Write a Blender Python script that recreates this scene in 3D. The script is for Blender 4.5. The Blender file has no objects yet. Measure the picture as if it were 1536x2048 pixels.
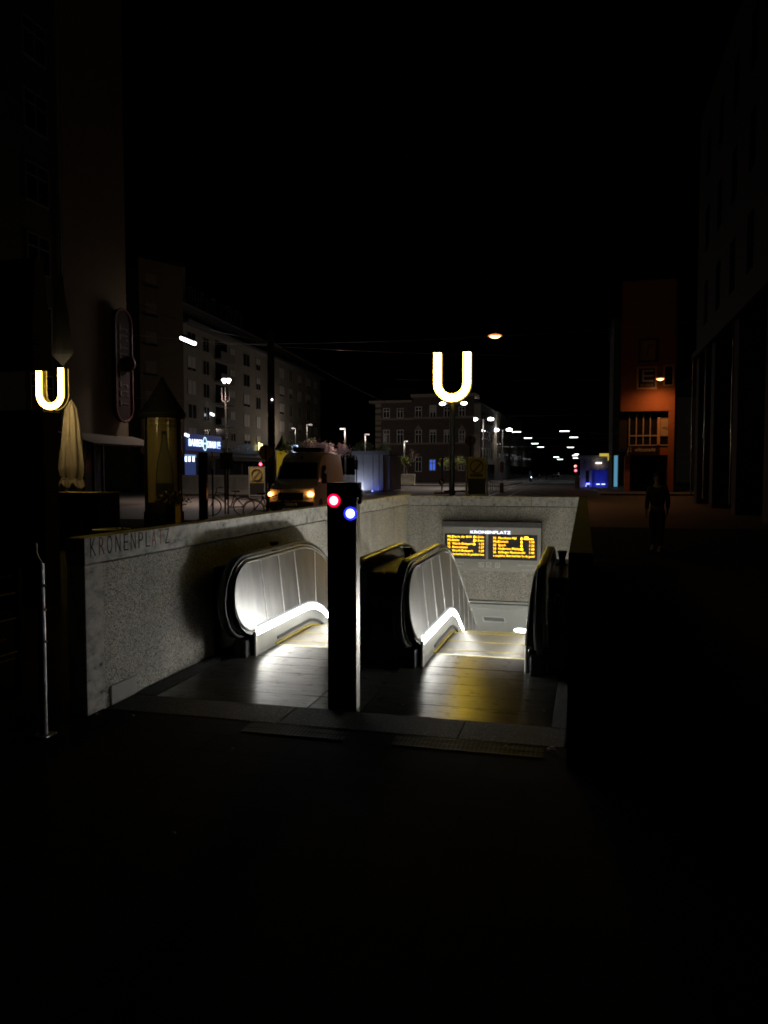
import bpy, math, random
from mathutils import Vector, Matrix, Euler
R_ = math.radians
random.seed(7)
sc = bpy.context.scene
# ---------------------------------------------------------------- camera
CAMH = 1.8; F = 1560.0
PITCH = math.atan(82/1560); YAW = math.atan(400/(1560/math.cos(PITCH)))
cd = bpy.data.cameras.new('camera'); cam = bpy.data.objects.new('camera', cd); sc.collection.objects.link(cam)
cam.location = (0, 0, CAMH); cam.rotation_euler = (math.pi/2-PITCH, 0, YAW)
cd.sensor_fit = 'HORIZONTAL'; cd.sensor_width = 36; cd.lens = 36*F/1536; cd.clip_start = .05; cd.clip_end = 3000
sc.camera = cam
# ---------------------------------------------------------------- world: night sky
w = bpy.data.worlds.new('World'); sc.world = w; w.use_nodes = True
nt = w.node_tree; bg = nt.nodes['Background']
sky = nt.nodes.new('ShaderNodeTexSky'); sky.sky_type = 'NISHITA'; sky.sun_disc = False
sky.sun_elevation = R_(-9); sky.sun_rotation = R_(200)
nt.links.new(sky.outputs[0], bg.inputs[0]); bg.inputs[1].default_value = .06
sc.view_settings.view_transform = 'Standard'; sc.view_settings.look = 'None'
sc.view_settings.exposure = 0; sc.view_settings.gamma = 1
sc.cycles.use_denoising = True
sc.cycles.filter_width = 1.8; sc.cycles.max_bounces = 8; sc.cycles.sample_clamp_indirect = 4

# ---------------------------------------------------------------- measuring helpers
FW = Vector((-math.sin(YAW)*math.cos(PITCH), math.cos(YAW)*math.cos(PITCH), -math.sin(PITCH)))
RT = Vector((math.cos(YAW), math.sin(YAW), 0)); UP = RT.cross(FW); CP = Vector((0, 0, CAMH))
def ray(x, y): return FW*F + RT*(x-768) - UP*(y-1024)
def at(x, y, d): return CP + ray(x, y)*(d/F)
def atY(x, y, Y): r = ray(x, y); return CP + r*(Y/r.y)
def atX(x, y, X): r = ray(x, y); return CP + r*(X/r.x)
def gr(x, y, z=0): r = ray(x, y); return CP + r*((z-CAMH)/r.z)
def rect(x0, y0, x1, y1, Y):
    m = (x0+x1)/2; ym = (y0+y1)/2
    return atY(x0, ym, Y).x, atY(x1, ym, Y).x, atY(m, y1, Y).z, atY(m, y0, Y).z   # X0,X1,Zlow,Zhigh

# ---------------------------------------------------------------- materials
_m = {}
def mat(name, c, rough=.6, metal=0, c2=None, ns=8, bump=0, bs=60, aniso=0, tan=None, spec=.5, stretch=None, rvar=0):
    if name in _m: return _m[name]
    m = bpy.data.materials.new(name); m.use_nodes = True; n = m.node_tree; b = n.nodes['Principled BSDF']
    b.inputs['Roughness'].default_value = rough; b.inputs['Metallic'].default_value = metal
    b.inputs['Specular IOR Level'].default_value = spec
    tc = n.nodes.new('ShaderNodeTexCoord'); src = tc.outputs['Object']
    if stretch:
        mp = n.nodes.new('ShaderNodeMapping'); mp.inputs['Scale'].default_value = stretch
        n.links.new(src, mp.inputs[0]); src = mp.outputs[0]
    nz = n.nodes.new('ShaderNodeTexNoise'); nz.inputs['Scale'].default_value = ns; nz.inputs['Detail'].default_value = 6
    nz.inputs['Roughness'].default_value = .65
    n.links.new(src, nz.inputs[0])
    cr = n.nodes.new('ShaderNodeValToRGB'); c2 = c2 or tuple(v*.7 for v in c)
    cr.color_ramp.elements[0].position = .35; cr.color_ramp.elements[1].position = .65
    cr.color_ramp.elements[0].color = (*c2, 1); cr.color_ramp.elements[1].color = (*c, 1)
    n.links.new(nz.outputs[0], cr.inputs[0]); n.links.new(cr.outputs[0], b.inputs['Base Color'])
    if rvar:
        mr = n.nodes.new('ShaderNodeMapRange'); mr.inputs['From Min'].default_value = .3; mr.inputs['From Max'].default_value = .7
        mr.inputs['To Min'].default_value = rough-rvar; mr.inputs['To Max'].default_value = rough+rvar
        n.links.new(nz.outputs[0], mr.inputs[0]); n.links.new(mr.outputs[0], b.inputs['Roughness'])
    if bump:
        nb = n.nodes.new('ShaderNodeTexNoise'); nb.inputs['Scale'].default_value = bs; nb.inputs['Detail'].default_value = 3
        n.links.new(src, nb.inputs[0]); bp = n.nodes.new('ShaderNodeBump'); bp.inputs['Strength'].default_value = bump
        bp.inputs['Distance'].default_value = .01
        n.links.new(nb.outputs[0], bp.inputs['Height']); n.links.new(bp.outputs[0], b.inputs['Normal'])
    if aniso:
        b.inputs['Anisotropic'].default_value = aniso
        cx = n.nodes.new('ShaderNodeCombineXYZ')
        for i in range(3): cx.inputs[i].default_value = tan[i]
        n.links.new(cx.outputs[0], b.inputs['Tangent'])
    _m[name] = m; return m
def emi(name, c, s):
    if name in _m: return _m[name]
    m = bpy.data.materials.new(name); m.use_nodes = True; b = m.node_tree.nodes['Principled BSDF']
    b.inputs['Base Color'].default_value = (.02, .02, .02, 1)
    b.inputs['Emission Color'].default_value = (*c, 1); b.inputs['Emission Strength'].default_value = s
    _m[name] = m; return m
def aggregate(name, cols, scale, bump=.5, rough=.75, big=None):
    m = bpy.data.materials.new(name); m.use_nodes = True; n = m.node_tree; b = n.nodes['Principled BSDF']
    b.inputs['Roughness'].default_value = rough
    tc = n.nodes.new('ShaderNodeTexCoord')
    v = n.nodes.new('ShaderNodeTexVoronoi'); v.inputs['Scale'].default_value = scale; n.links.new(tc.outputs['Object'], v.inputs[0])
    sx = n.nodes.new('ShaderNodeSeparateColor'); n.links.new(v.outputs['Color'], sx.inputs[0])
    cr = n.nodes.new('ShaderNodeValToRGB'); e = cr.color_ramp.elements
    cr.color_ramp.interpolation = 'CONSTANT'
    e[0].position = cols[0][0]; e[0].color = (*cols[0][1], 1); e[1].position = cols[1][0]; e[1].color = (*cols[1][1], 1)
    for p, c in cols[2:]:
        q = e.new(p); q.color = (*c, 1)
    n.links.new(sx.outputs[0], cr.inputs[0])
    nz = n.nodes.new('ShaderNodeTexNoise'); nz.inputs['Scale'].default_value = big or 1.3; nz.inputs['Detail'].default_value = 5
    mp = n.nodes.new('ShaderNodeMapping'); mp.inputs['Scale'].default_value = (1.8, 1.8, .45)
    n.links.new(tc.outputs['Object'], mp.inputs[0]); n.links.new(mp.outputs[0], nz.inputs[0])
    mr = n.nodes.new('ShaderNodeMapRange'); mr.inputs['To Min'].default_value = .72; mr.inputs['To Max'].default_value = 1.12
    mr.inputs['From Min'].default_value = .3; mr.inputs['From Max'].default_value = .7
    n.links.new(nz.outputs[0], mr.inputs[0])
    mx = n.nodes.new('ShaderNodeMix'); mx.data_type = 'RGBA'; mx.blend_type = 'MULTIPLY'; mx.inputs[0].default_value = 1
    n.links.new(cr.outputs[0], mx.inputs[6]); n.links.new(mr.outputs[0], mx.inputs[7]); n.links.new(mx.outputs[2], b.inputs['Base Color'])
    bp = n.nodes.new('ShaderNodeBump'); bp.inputs['Strength'].default_value = bump; bp.inputs['Distance'].default_value = .006; bp.invert = True
    n.links.new(v.outputs['Distance'], bp.inputs['Height']); n.links.new(bp.outputs[0], b.inputs['Normal'])
    _m[name] = m; return m
def slabs(name, c1, c2, mortar, scale, bw=.5, rh=.25, rough=.8, ms=.012, bump=.3, noise=.35, spec=.5):
    m = bpy.data.materials.new(name); m.use_nodes = True; n = m.node_tree; b = n.nodes['Principled BSDF']
    b.inputs['Roughness'].default_value = rough; b.inputs['Specular IOR Level'].default_value = spec
    tc = n.nodes.new('ShaderNodeTexCoord'); br = n.nodes.new('ShaderNodeTexBrick')
    n.links.new(tc.outputs['Object'], br.inputs[0])
    br.inputs['Color1'].default_value = (*c1, 1); br.inputs['Color2'].default_value = (*c2, 1); br.inputs['Mortar'].default_value = (*mortar, 1)
    br.inputs['Scale'].default_value = scale; br.inputs['Mortar Size'].default_value = ms
    br.inputs['Brick Width'].default_value = bw; br.inputs['Row Height'].default_value = rh
    nz = n.nodes.new('ShaderNodeTexNoise'); nz.inputs['Scale'].default_value = 3; nz.inputs['Detail'].default_value = 8
    n.links.new(tc.outputs['Object'], nz.inputs[0])
    mx = n.nodes.new('ShaderNodeMix'); mx.data_type = 'RGBA'; mx.blend_type = 'MULTIPLY'; mx.inputs[0].default_value = noise*2
    n.links.new(br.outputs[0], mx.inputs[6]); n.links.new(nz.outputs[0], mx.inputs[7]); n.links.new(mx.outputs[2], b.inputs['Base Color'])
    bp = n.nodes.new('ShaderNodeBump'); bp.inputs['Strength'].default_value = bump; bp.inputs['Distance'].default_value = .01
    n.links.new(nz.outputs[0], bp.inputs['Height']); n.links.new(bp.outputs[0], b.inputs['Normal'])
    _m[name] = m; return m

AGG = aggregate('exposed_aggregate', [(0, (.07, .065, .055)), (.10, (.30, .285, .235)), (.32, (.43, .41, .345)), (.62, (.54, .515, .44)), (.86, (.70, .68, .61))], 115)
def coping_mat():
    m = bpy.data.materials.new('shell_limestone'); m.use_nodes = True; n = m.node_tree; b = n.nodes['Principled BSDF']
    b.inputs['Roughness'].default_value = .7
    tc = n.nodes.new('ShaderNodeTexCoord')
    n1 = n.nodes.new('ShaderNodeTexNoise'); n1.inputs['Scale'].default_value = 13; n1.inputs['Detail'].default_value = 10; n1.inputs['Roughness'].default_value = .7
    mp = n.nodes.new('ShaderNodeMapping'); mp.inputs['Scale'].default_value = (1, .6, 1)
    n.links.new(tc.outputs['Object'], mp.inputs[0]); n.links.new(mp.outputs[0], n1.inputs[0])
    cr = n.nodes.new('ShaderNodeValToRGB'); e = cr.color_ramp.elements
    e[0].position = .33; e[0].color = (.05, .048, .042, 1); e[1].position = .41; e[1].color = (.34, .33, .29, 1)
    q = e.new(.52); q.color = (.50, .485, .43, 1); q = e.new(.7); q.color = (.64, .625, .57, 1)
    n.links.new(n1.outputs[0], cr.inputs[0]); n.links.new(cr.outputs[0], b.inputs['Base Color'])
    bp = n.nodes.new('ShaderNodeBump'); bp.inputs['Strength'].default_value = .5; bp.inputs['Distance'].default_value = .004
    n.links.new(n1.outputs[0], bp.inputs['Height']); n.links.new(bp.outputs[0], b.inputs['Normal'])
    _m['shell_limestone'] = m; return m
COP = coping_mat()
GRAN = aggregate('granite_strip', [(0, (.008, .008, .008)), (.3, (.018, .018, .016)), (.6, (.032, .031, .028)), (.93, (.15, .14, .13))], 160, .25, .85)
def floor_steel():
    m = bpy.data.materials.new('ribbed_floor_steel'); m.use_nodes = True; n = m.node_tree; b = n.nodes['Principled BSDF']
    b.inputs['Metallic'].default_value = .75
    tc = n.nodes.new('ShaderNodeTexCoord'); mp = n.nodes.new('ShaderNodeMapping'); mp.inputs['Scale'].default_value = (1.2, 26, 1)
    n.links.new(tc.outputs['Object'], mp.inputs[0])
    nz = n.nodes.new('ShaderNodeTexNoise'); nz.inputs['Scale'].default_value = 2.2; nz.inputs['Detail'].default_value = 8; nz.inputs['Roughness'].default_value = .7
    n.links.new(mp.outputs[0], nz.inputs[0])
    n2 = n.nodes.new('ShaderNodeTexNoise'); n2.inputs['Scale'].default_value = 9; n2.inputs['Detail'].default_value = 9
    n.links.new(tc.outputs['Object'], n2.inputs[0])
    cr = n.nodes.new('ShaderNodeValToRGB'); e = cr.color_ramp.elements
    e[0].position = .3; e[0].color = (.10, .10, .097, 1); e[1].position = .68; e[1].color = (.32, .315, .295, 1)
    n.links.new(nz.outputs[0], cr.inputs[0])
    c2 = n.nodes.new('ShaderNodeValToRGB'); f = c2.color_ramp.elements
    f[0].position = .30; f[0].color = (.25, .25, .25, 1); f[1].position = .42; f[1].color = (1, 1, 1, 1)
    n.links.new(n2.outputs[0], c2.inputs[0])
    mx = n.nodes.new('ShaderNodeMix'); mx.data_type = 'RGBA'; mx.blend_type = 'MULTIPLY'; mx.inputs[0].default_value = 1
    n.links.new(cr.outputs[0], mx.inputs[6]); n.links.new(c2.outputs[0], mx.inputs[7]); n.links.new(mx.outputs[2], b.inputs['Base Color'])
    mr = n.nodes.new('ShaderNodeMapRange'); mr.inputs['From Min'].default_value = .3; mr.inputs['From Max'].default_value = .7
    mr.inputs['To Min'].default_value = .42; mr.inputs['To Max'].default_value = .32
    n.links.new(nz.outputs[0], mr.inputs[0]); n.links.new(mr.outputs[0], b.inputs['Roughness'])
    b.inputs['Anisotropic'].default_value = .9
    cx = n.nodes.new('ShaderNodeCombineXYZ'); cx.inputs[1].default_value = 1; n.links.new(cx.outputs[0], b.inputs['Tangent'])
    wv = n.nodes.new('ShaderNodeTexWave'); wv.bands_direction = 'Y'; wv.inputs['Scale'].default_value = 14
    n.links.new(tc.outputs['Object'], wv.inputs[0])
    ad = n.nodes.new('ShaderNodeMath'); ad.operation = 'ADD'; n.links.new(wv.outputs[0], ad.inputs[0]); n.links.new(nz.outputs[0], ad.inputs[1])
    bp = n.nodes.new('ShaderNodeBump'); bp.inputs['Strength'].default_value = .22; bp.inputs['Distance'].default_value = .003
    n.links.new(ad.outputs[0], bp.inputs['Height']); n.links.new(bp.outputs[0], b.inputs['Normal'])
    _m['ribbed_floor_steel'] = m; return m
FLOOR = floor_steel()
STEEL = mat('brushed_steel', (.62, .62, .58), .34, 1, (.5, .5, .47), 1.2, .06, 40, .6, (0, 0, 1), stretch=(6, 6, .7), rvar=.05)
PANEL = mat('balustrade_steel', (.40, .405, .405), .36, 1, (.28, .285, .285), 2.2, .04, 30, .7, (0, 0, 1), stretch=(3, 3, .8), rvar=.04)
SKIRT = mat('skirt_steel', (.42, .42, .395), .4, 1, (.34, .34, .32), 2, .05, 30, rvar=.05)
STEP = mat('step_aluminium', (.42, .42, .39), .45, .8, (.26, .26, .24), 6, .3, 140, stretch=(1, 1, 1))
BLACK = mat('black_gloss', (.012, .012, .013), .18, 0, (.008, .008, .009), 5)
RUB = mat('black_rubber', (.013, .013, .013), .42, 0, (.02, .02, .02), 20)
DARKM = mat('dark_metal', (.035, .035, .036), .35, .6, (.02, .02, .02), 6)
YEL = mat('yellow_paint', (.46, .34, .03), .6, 0, (.34, .25, .02), 9)
CONC = mat('shaft_concrete', (.33, .32, .29), .8, 0, (.24, .23, .21), 4, .3)
LED = emi('white_led', (1, .985, .93), 46)
LEDB = emi('halo_lens', (.92, .95, 1), .5)  # frosted band made to glow as the halo above the light strip
WHITE = mat('white_paint', (.75, .74, .7), .5, 0, (.65, .64, .6), 5)

# ---------------------------------------------------------------- mesh builder
ORG = {}
class MB:
    def __init__(s, M=None): s.v = []; s.f = []; s.mi = []; s.M = M; s.cur = 0
    def addv(s, pts):
        i = len(s.v)
        for p in pts: s.v.append(tuple(s.M @ Vector(p)) if s.M else tuple(p))
        return i
    def face(s, idx): s.f.append(tuple(idx)); s.mi.append(s.cur)
    def quad(s, *p): i = s.addv(p); s.face(range(i, i+len(p)))
    def box(s, x0, y0, z0, x1, y1, z1):
        i = s.addv([(x0,y0,z0),(x1,y0,z0),(x1,y1,z0),(x0,y1,z0),(x0,y0,z1),(x1,y0,z1),(x1,y1,z1),(x0,y1,z1)])
        for q in ((0,3,2,1),(4,5,6,7),(0,1,5,4),(1,2,6,5),(2,3,7,6),(3,0,4,7)): s.face([i+k for k in q])
        return s
    def prism(s, pts, off):      # pts: planar polygon, extruded by vector off
        n = len(pts); i = s.addv(pts); j = s.addv([tuple(Vector(p)+Vector(off)) for p in pts])
        s.face([i+k for k in range(n)][::-1]); s.face([j+k for k in range(n)])
        for k in range(n): s.face([i+k, i+(k+1) % n, j+(k+1) % n, j+k])
        return s
    def rings(s, rs, cap=True, closed=False):
        n = len(rs[0]); ids = [s.addv(r) for r in rs]; m = len(ids)
        for a in range(m if closed else m-1):
            b = (a+1) % m
            for k in range(n): s.face([ids[a]+k, ids[a]+(k+1) % n, ids[b]+(k+1) % n, ids[b]+k])
        if cap and not closed: s.face([ids[0]+k for k in range(n)][::-1]); s.face([ids[-1]+k for k in range(n)])
        return s
    def tube(s, pts, r, n=10, cap=True, closed=False):
        pts = [Vector(p) for p in pts]; rs = []; m = len(pts); prev = None
        for a, p in enumerate(pts):
            rr = r[a] if isinstance(r, (list, tuple)) else r
            if closed: d = pts[(a+1) % m]-pts[a-1]
            else: d = pts[min(a+1, m-1)]-pts[max(a-1, 0)]
            d.normalize()
            u = prev if prev is not None else (Vector((0, 0, 1)) if abs(d.z) < .9 else Vector((1, 0, 0)))
            x = (u-d*u.dot(d)).normalized(); y = d.cross(x); prev = x
            rs.append([tuple(p+x*rr*math.cos(2*math.pi*k/n)+y*rr*math.sin(2*math.pi*k/n)) for k in range(n)])
        return s.rings(rs, cap, closed)
    def cyl(s, x, y, z0, z1, r, r2=None, n=20): return s.tube([(x, y, z0), (x, y, z1)], [r, r if r2 is None else r2], n)
    def lathe(s, x, y, prof, n=24):
        return s.rings([[(x+r*math.cos(2*math.pi*k/n), y+r*math.sin(2*math.pi*k/n), z) for k in range(n)] for r, z in prof])
    def ball(s, c, r, n=12, sc_=(1, 1, 1)):
        rs = []
        for a in range(1, n):
            t = math.pi*a/n
            rs.append([(c[0]+r*sc_[0]*math.sin(t)*math.cos(2*math.pi*k/n), c[1]+r*sc_[1]*math.sin(t)*math.sin(2*math.pi*k/n), c[2]-r*sc_[2]*math.cos(t)) for k in range(n)])
        return s.rings(rs)
    def text(s, body, size, o, ux=(1, 0, 0), uz=(0, 0, 1), ext=.004, off=0, align='LEFT', width=None):
        cu = bpy.data.curves.new('t', 'FONT'); cu.body = body; cu.size = size; cu.align_x = align; cu.extrude = ext; cu.offset = off
        cu.resolution_u = 3
        ob = bpy.data.objects.new('t', cu); sc.collection.objects.link(ob)
        dg = bpy.context.evaluated_depsgraph_get(); me = bpy.data.meshes.new_from_object(ob.evaluated_get(dg))
        ux = Vector(ux); uz = Vector(uz); un = ux.cross(uz); o = Vector(o)
        xs = [v.co.x for v in me.vertices] or [0]; k = 1
        if width: k = width/max(1e-6, max(xs)-min(xs))
        i = s.addv([tuple(o+ux*v.co.x*k+uz*v.co.y-un*v.co.z) for v in me.vertices])
        for p in me.polygons: s.face([i+q for q in p.vertices])
        bpy.data.objects.remove(ob); bpy.data.curves.remove(cu); bpy.data.meshes.remove(me)
        return s
    def build(s, name, mats, parent=None, base=None, smooth=False, bevel=0, auto=False):
        if base is None: base = ORG.get(parent.name, Vector((0, 0, 0))) if parent else Vector((0, 0, 0))
        base = Vector(base)
        me = bpy.data.meshes.new(name); me.from_pydata([tuple(Vector(v)-base) for v in s.v], [], s.f)
        mats = mats if isinstance(mats, (list, tuple)) else [mats]
        for m in mats: me.materials.append(m)
        for p, k in zip(me.polygons, s.mi): p.material_index = k; p.use_smooth = smooth
        if smooth: me.set_sharp_from_angle(angle=R_(38))
        me.update()
        o = bpy.data.objects.new(name, me); sc.collection.objects.link(o); ORG[o.name] = base
        if parent: o.parent = parent
        else: o.location = base
        if bevel:
            b = o.modifiers.new('b', 'BEVEL'); b.width = bevel; b.segments = 2; b.limit_method = 'ANGLE'
        return o
def tag(o, label=None, cat=None, group=None, kind=None):
    for k, v in (('label', label), ('category', cat), ('group', group), ('kind', kind)):
        if v: o[k] = v
    return o
def thing(name, base, label, cat, group=None, rz=0):
    o = bpy.data.objects.new(name, None); sc.collection.objects.link(o); o.location = base; o.rotation_euler.z = rz
    o.empty_display_size = .1; ORG[o.name] = Vector(base); return tag(o, label, cat, group)
def proto(name, label, cat, group=None):          # built in local coordinates, moved afterwards
    o = bpy.data.objects.new(name, None); sc.collection.objects.link(o); ORG[o.name] = Vector((0, 0, 0)); return tag(o, label, cat, group)
def kids(o): return [c for c in sc.collection.objects if c.parent == o]
def dup(o, loc, rz=0, label=None, scale=None):
    r = o.copy(); sc.collection.objects.link(r); r.location = loc; r.rotation_euler.z = rz
    if label: r['label'] = label
    if scale: r.scale = (scale,)*3
    for c in kids(o):
        d = c.copy(); sc.collection.objects.link(d); d.parent = r
        for g in kids(c):
            h = g.copy(); sc.collection.objects.link(h); h.parent = d
    return r
def light(kind, loc, power, col, parent=None, size=.1, rot=None, spot=None, name='lamp_light'):
    l = bpy.data.lights.new(name, kind); l.energy = power; l.color = col
    if kind in ('POINT', 'SPOT'): l.shadow_soft_size = size
    if kind == 'AREA': l.size = size
    if spot: l.spot_size = spot; l.spot_blend = .6
    o = bpy.data.objects.new(name, l); sc.collection.objects.link(o)
    if parent: o.parent = parent; o.location = Vector(loc)-ORG[parent.name]
    else: o.location = loc
    if rot: o.rotation_euler = rot
    return o
ORD = ['first', 'second', 'third', 'fourth', 'fifth', 'sixth', 'seventh', 'eighth', 'ninth', 'tenth', 'eleventh', 'twelfth']

# ================================================================ STRUCTURE
XL, XR, YN, YF = -3.52, -.08, 4.93, 15.74            # pit: left and right wall faces, near end, far wall
TOP, CAPZ = 1.312, 1.116
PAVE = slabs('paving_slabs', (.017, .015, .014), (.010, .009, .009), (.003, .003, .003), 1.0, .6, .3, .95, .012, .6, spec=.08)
ASPH = mat('asphalt', (.06, .058, .055), .62, 0, (.035, .034, .033), 3, .5, 90)
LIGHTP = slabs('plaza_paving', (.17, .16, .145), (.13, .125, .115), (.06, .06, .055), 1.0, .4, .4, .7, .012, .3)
g = MB(); S = 900
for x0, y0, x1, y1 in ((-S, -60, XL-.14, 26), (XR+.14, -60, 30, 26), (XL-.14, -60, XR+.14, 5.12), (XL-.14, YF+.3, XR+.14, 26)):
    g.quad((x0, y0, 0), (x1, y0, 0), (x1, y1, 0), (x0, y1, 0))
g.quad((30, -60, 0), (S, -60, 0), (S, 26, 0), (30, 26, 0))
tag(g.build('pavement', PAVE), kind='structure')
g = MB(); g.quad((-S, 26, 0), (S, 26, 0), (S, 2500, 0), (-S, 2500, 0)); tag(g.build('road', ASPH), kind='structure')
# plaza beyond the road, raised kerb on the left and right of the far street
g = MB()
a = gr(760, 972); b_ = gr(925, 969)
g.box(-60, a.y, .004, -9, 118, .13); tag(g.build('plaza', LIGHTP), kind='structure')
g = MB(); g.box(1.2, 60, .004, 40, 118, .13); g.box(1.2, 118.01, .004, 40, 600, .13)
tag(g.build('sidewalk', LIGHTP, base=(1.2, 60, 0)), kind='structure')
# tram rails set in the road
RAIL = mat('polished_rail', (.55, .52, .47), .28, 1)
g = MB()
def railpath(pts, wd=.035):
    for off in (0, 1.0):
        q = [gr(x, y) for x, y in pts]
        rs = []
        for i, p in enumerate(q):
            d = (q[min(i+1, len(q)-1)]-q[max(i-1, 0)]); d.z = 0; d.normalize(); n = Vector((-d.y, d.x, 0))
            c = p+n*off*1.43
            rs.append((c-n*wd, c+n*wd))
        for i in range(len(rs)-1):
            a_, b2 = rs[i]; c_, d_ = rs[i+1]
            g.quad((a_.x, a_.y, .006), (b2.x, b2.y, .006), (d_.x, d_.y, .006), (c_.x, c_.y, .006))
railpath([(960, 996), (1000, 984), (1030, 976.5), (1065, 968), (1100, 957), (1120, 951)])
railpath([(1010, 996), (1035, 984), (1060, 974), (1090, 963), (1118, 953)])
railpath([(1140, 997), (1090, 987), (1050, 981), (1000, 977), (940, 974), (860, 973)])
railpath([(740, 996), (800, 984), (860, 978), (930, 973), (1000, 970)])
tag(g.build('tram_rails', RAIL), kind='structure')
# landing floor plates, granite strip, side strips
g = MB(); ys = [5.52, 5.83, 6.14, 6.45, 6.72, 6.995]
for i in range(len(ys)-1):
    for x0, x1 in ((-3.30, -2.02), (-2.012, -1.60), (-1.592, -.20)):
        g.box(x0, ys[i]+.003, -.04, x1, ys[i+1]-.003, .0)
tag(g.build('landing_floor', FLOOR, base=(-1.8, 5.5, 0)), kind='structure')
g = MB(); g.box(XL, 5.12, -.3, XR, 6.999, -.045)
tag(g.build('floor_bed', RUB), kind='structure')
g = MB()
for x0, x1 in ((-3.49, -2.1), (-2.095, -.806), (-.80, -.10)): g.box(x0, 5.125, -.04, x1, 5.515, .002)
g.box(-3.49, 5.52, -.04, -3.306, 8.9, .003); g.box(-.194, 5.52, -.04, -.10, 6.99, .003)
tag(g.build('granite_border', GRAN, bevel=.003), kind='structure')
# shaft below ground
g = MB()
g.box(XL-.3, YN+.2, -9, XL-.02, 40, -.02); g.box(XR+.02, YN+.2, -9, XR+.3, 40, -.02)
g.box(XL-.3, 15, -9.2, XR+.3, 40, -9)
g.box(XL-.3, YN, -9, XR+.3, 5.1, -.31)
tag(g.build('shaft_walls', CONC), kind='structure')
SOFF = mat('soffit_panel', (.50, .51, .48), .5, .1, (.45, .46, .43), 2)
zs = -.99
g = MB(); g.prism([(XL-.01, YF+.02, zs), (XL-.01, YF+14, zs-8.1), (XL-.01, YF+14.2, zs-7.9), (XL-.01, YF+.3, zs+.2)], (XR-XL+.02, 0, 0))
tag(g.build('ceiling', SOFF, base=(-1.8, YF, zs)), kind='structure')

# ================================================================ PARAPET WALLS
# left wall
wl = thing('parapet_wall', (XL-.15, 4.93, 0), 'long left parapet of speckled concrete with the engraved name KRONENPLATZ', 'wall')
g = MB()
for y0, y1 in ((5.161, 8.2), (8.203, 11.2), (11.203, YF+.3)): g.box(XL-.14, y0, -4, XL, y1, CAPZ-.012)
g.build('wall_panel', AGG, wl, bevel=.004)
g = MB()
for y0, y1 in ((YN, 7.05), (7.054, 9.45), (9.454, 11.9), (11.904, 14.0), (14.004, YF+.3)): g.box(XL-.15, y0, CAPZ, XL+.012, y1, TOP)
g.build('coping', COP, wl, bevel=.004)
g = MB(); g.box(XL-.145, YN, -.05, XL+.010, 5.153, CAPZ-.004); g.build('end_block', COP, wl, bevel=.004)
g = MB(); g.box(XL+.001, 5.225, -.02, XL+.018, 5.575, .145); g.build('plinth_block', mat('smooth_concrete', (.42, .41, .37), .7, 0, (.36, .35, .31), 5), wl, bevel=.002)
LET = mat('engraved_letter', (.02, .019, .018), .9); LETR = mat('red_letter_paint', (.26, .03, .025), .6)
gk, gr_ = MB(), MB(); word = 'KRONENPLATZ'
y = 4.985; ye = 6.14; adv = (ye-y)/10.85
for i, ch in enumerate(word):
    hh = .150 if i < 6 else .145
    (gr_ if ch in 'ATR' and i in (1, 8, 9) else gk).text(ch, hh*1.38, (XL+.013, y+adv*i, 1.168), (0, 1, 0), (0, 0, 1), .0015, -.0035, width=adv*.62)
gk.build('lettering', LET, wl); o = gr_.build('lettering', LETR, wl); o['label'] = 'letters of the name with red paint left in them'
# far wall
wf = thing('parapet_wall', (-1.8, YF, 0), 'far parapet of pale speckled concrete carrying the departure display', 'wall')
g = MB()
for x0, x1 in ((XL, -1.9), (-1.897, XR)): g.box(x0, YF, -.82, x1, YF+.3, CAPZ-.03)
g.build('wall_panel', AGG, wf, bevel=.004)
g = MB()
for x0, x1 in ((XL+.013, -2.4), (-2.396, -1.0), (-.996, .06)): g.box(x0, YF-.012, CAPZ-.02, x1, YF+.29, 1.285)
g.build('coping', COP, wf, bevel=.004)
g = MB(); g.box(XL, YF-.02, -.875, XR, YF+.3, -.835); g.box(XL, YF-.008, -.99, XR, YF+.3, -.9)
g.build('ledge', SOFF, wf, bevel=.003)
# right wall
wr = thing('parapet_wall', (.08, 4.9, 0), 'unlit right parapet hidden in darkness beside the escalators', 'wall')
g = MB(); g.box(XR, 4.78, -4, .05, YF+.3, CAPZ); g.build('wall_panel', AGG, wr)
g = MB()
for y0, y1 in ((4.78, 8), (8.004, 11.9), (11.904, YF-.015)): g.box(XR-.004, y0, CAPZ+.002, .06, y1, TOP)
g.build('coping', mat('coping_shaded', (.05, .046, .042), .95, 0, (.025, .024, .022), 14, spec=.1), wr, bevel=.004)  # shade put into the colour, so this coping stays dark under the U sign
# soffit fittings
sl = Vector((0, math.cos(R_(30)), -math.sin(R_(30)))); sn = Vector((0, -math.sin(R_(30)), -math.cos(R_(30))))
def soff(x, y_px):     # point of the pixel on the sloping soffit
    r = ray(x, y_px); o = Vector((0, YF+.02, zs)); t = (o-CP).dot(sn)/r.dot(sn); return CP+r*t
p = soff(1042, 1260)
lt = thing('ceiling_light', p, 'round recessed white light glowing in the sloping ceiling below the far wall', 'ceiling light')
M = Matrix.Translation(p) @ Matrix(((1, 0, 0, 0), (0, sl.y, sn.y, 0), (0, sl.z, sn.z, 0), (0, 0, 0, 1)))
g = MB(M); g.cyl(0, 0, .002, .012, .15, n=28); g.build('diffuser', emi('downlight', (1, .98, .92), 9), lt)
g = MB(M); g.tube([(.16*math.cos(t*math.pi/14), .16*math.sin(t*math.pi/14), .004) for t in range(28)], .012, 6, closed=True); g.build('rim', WHITE, lt)
p = soff(988, 1238)
vt = thing('ceiling_vent', p, 'rectangular louvred vent in the sloping ceiling beside the round light', 'vent')
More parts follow.
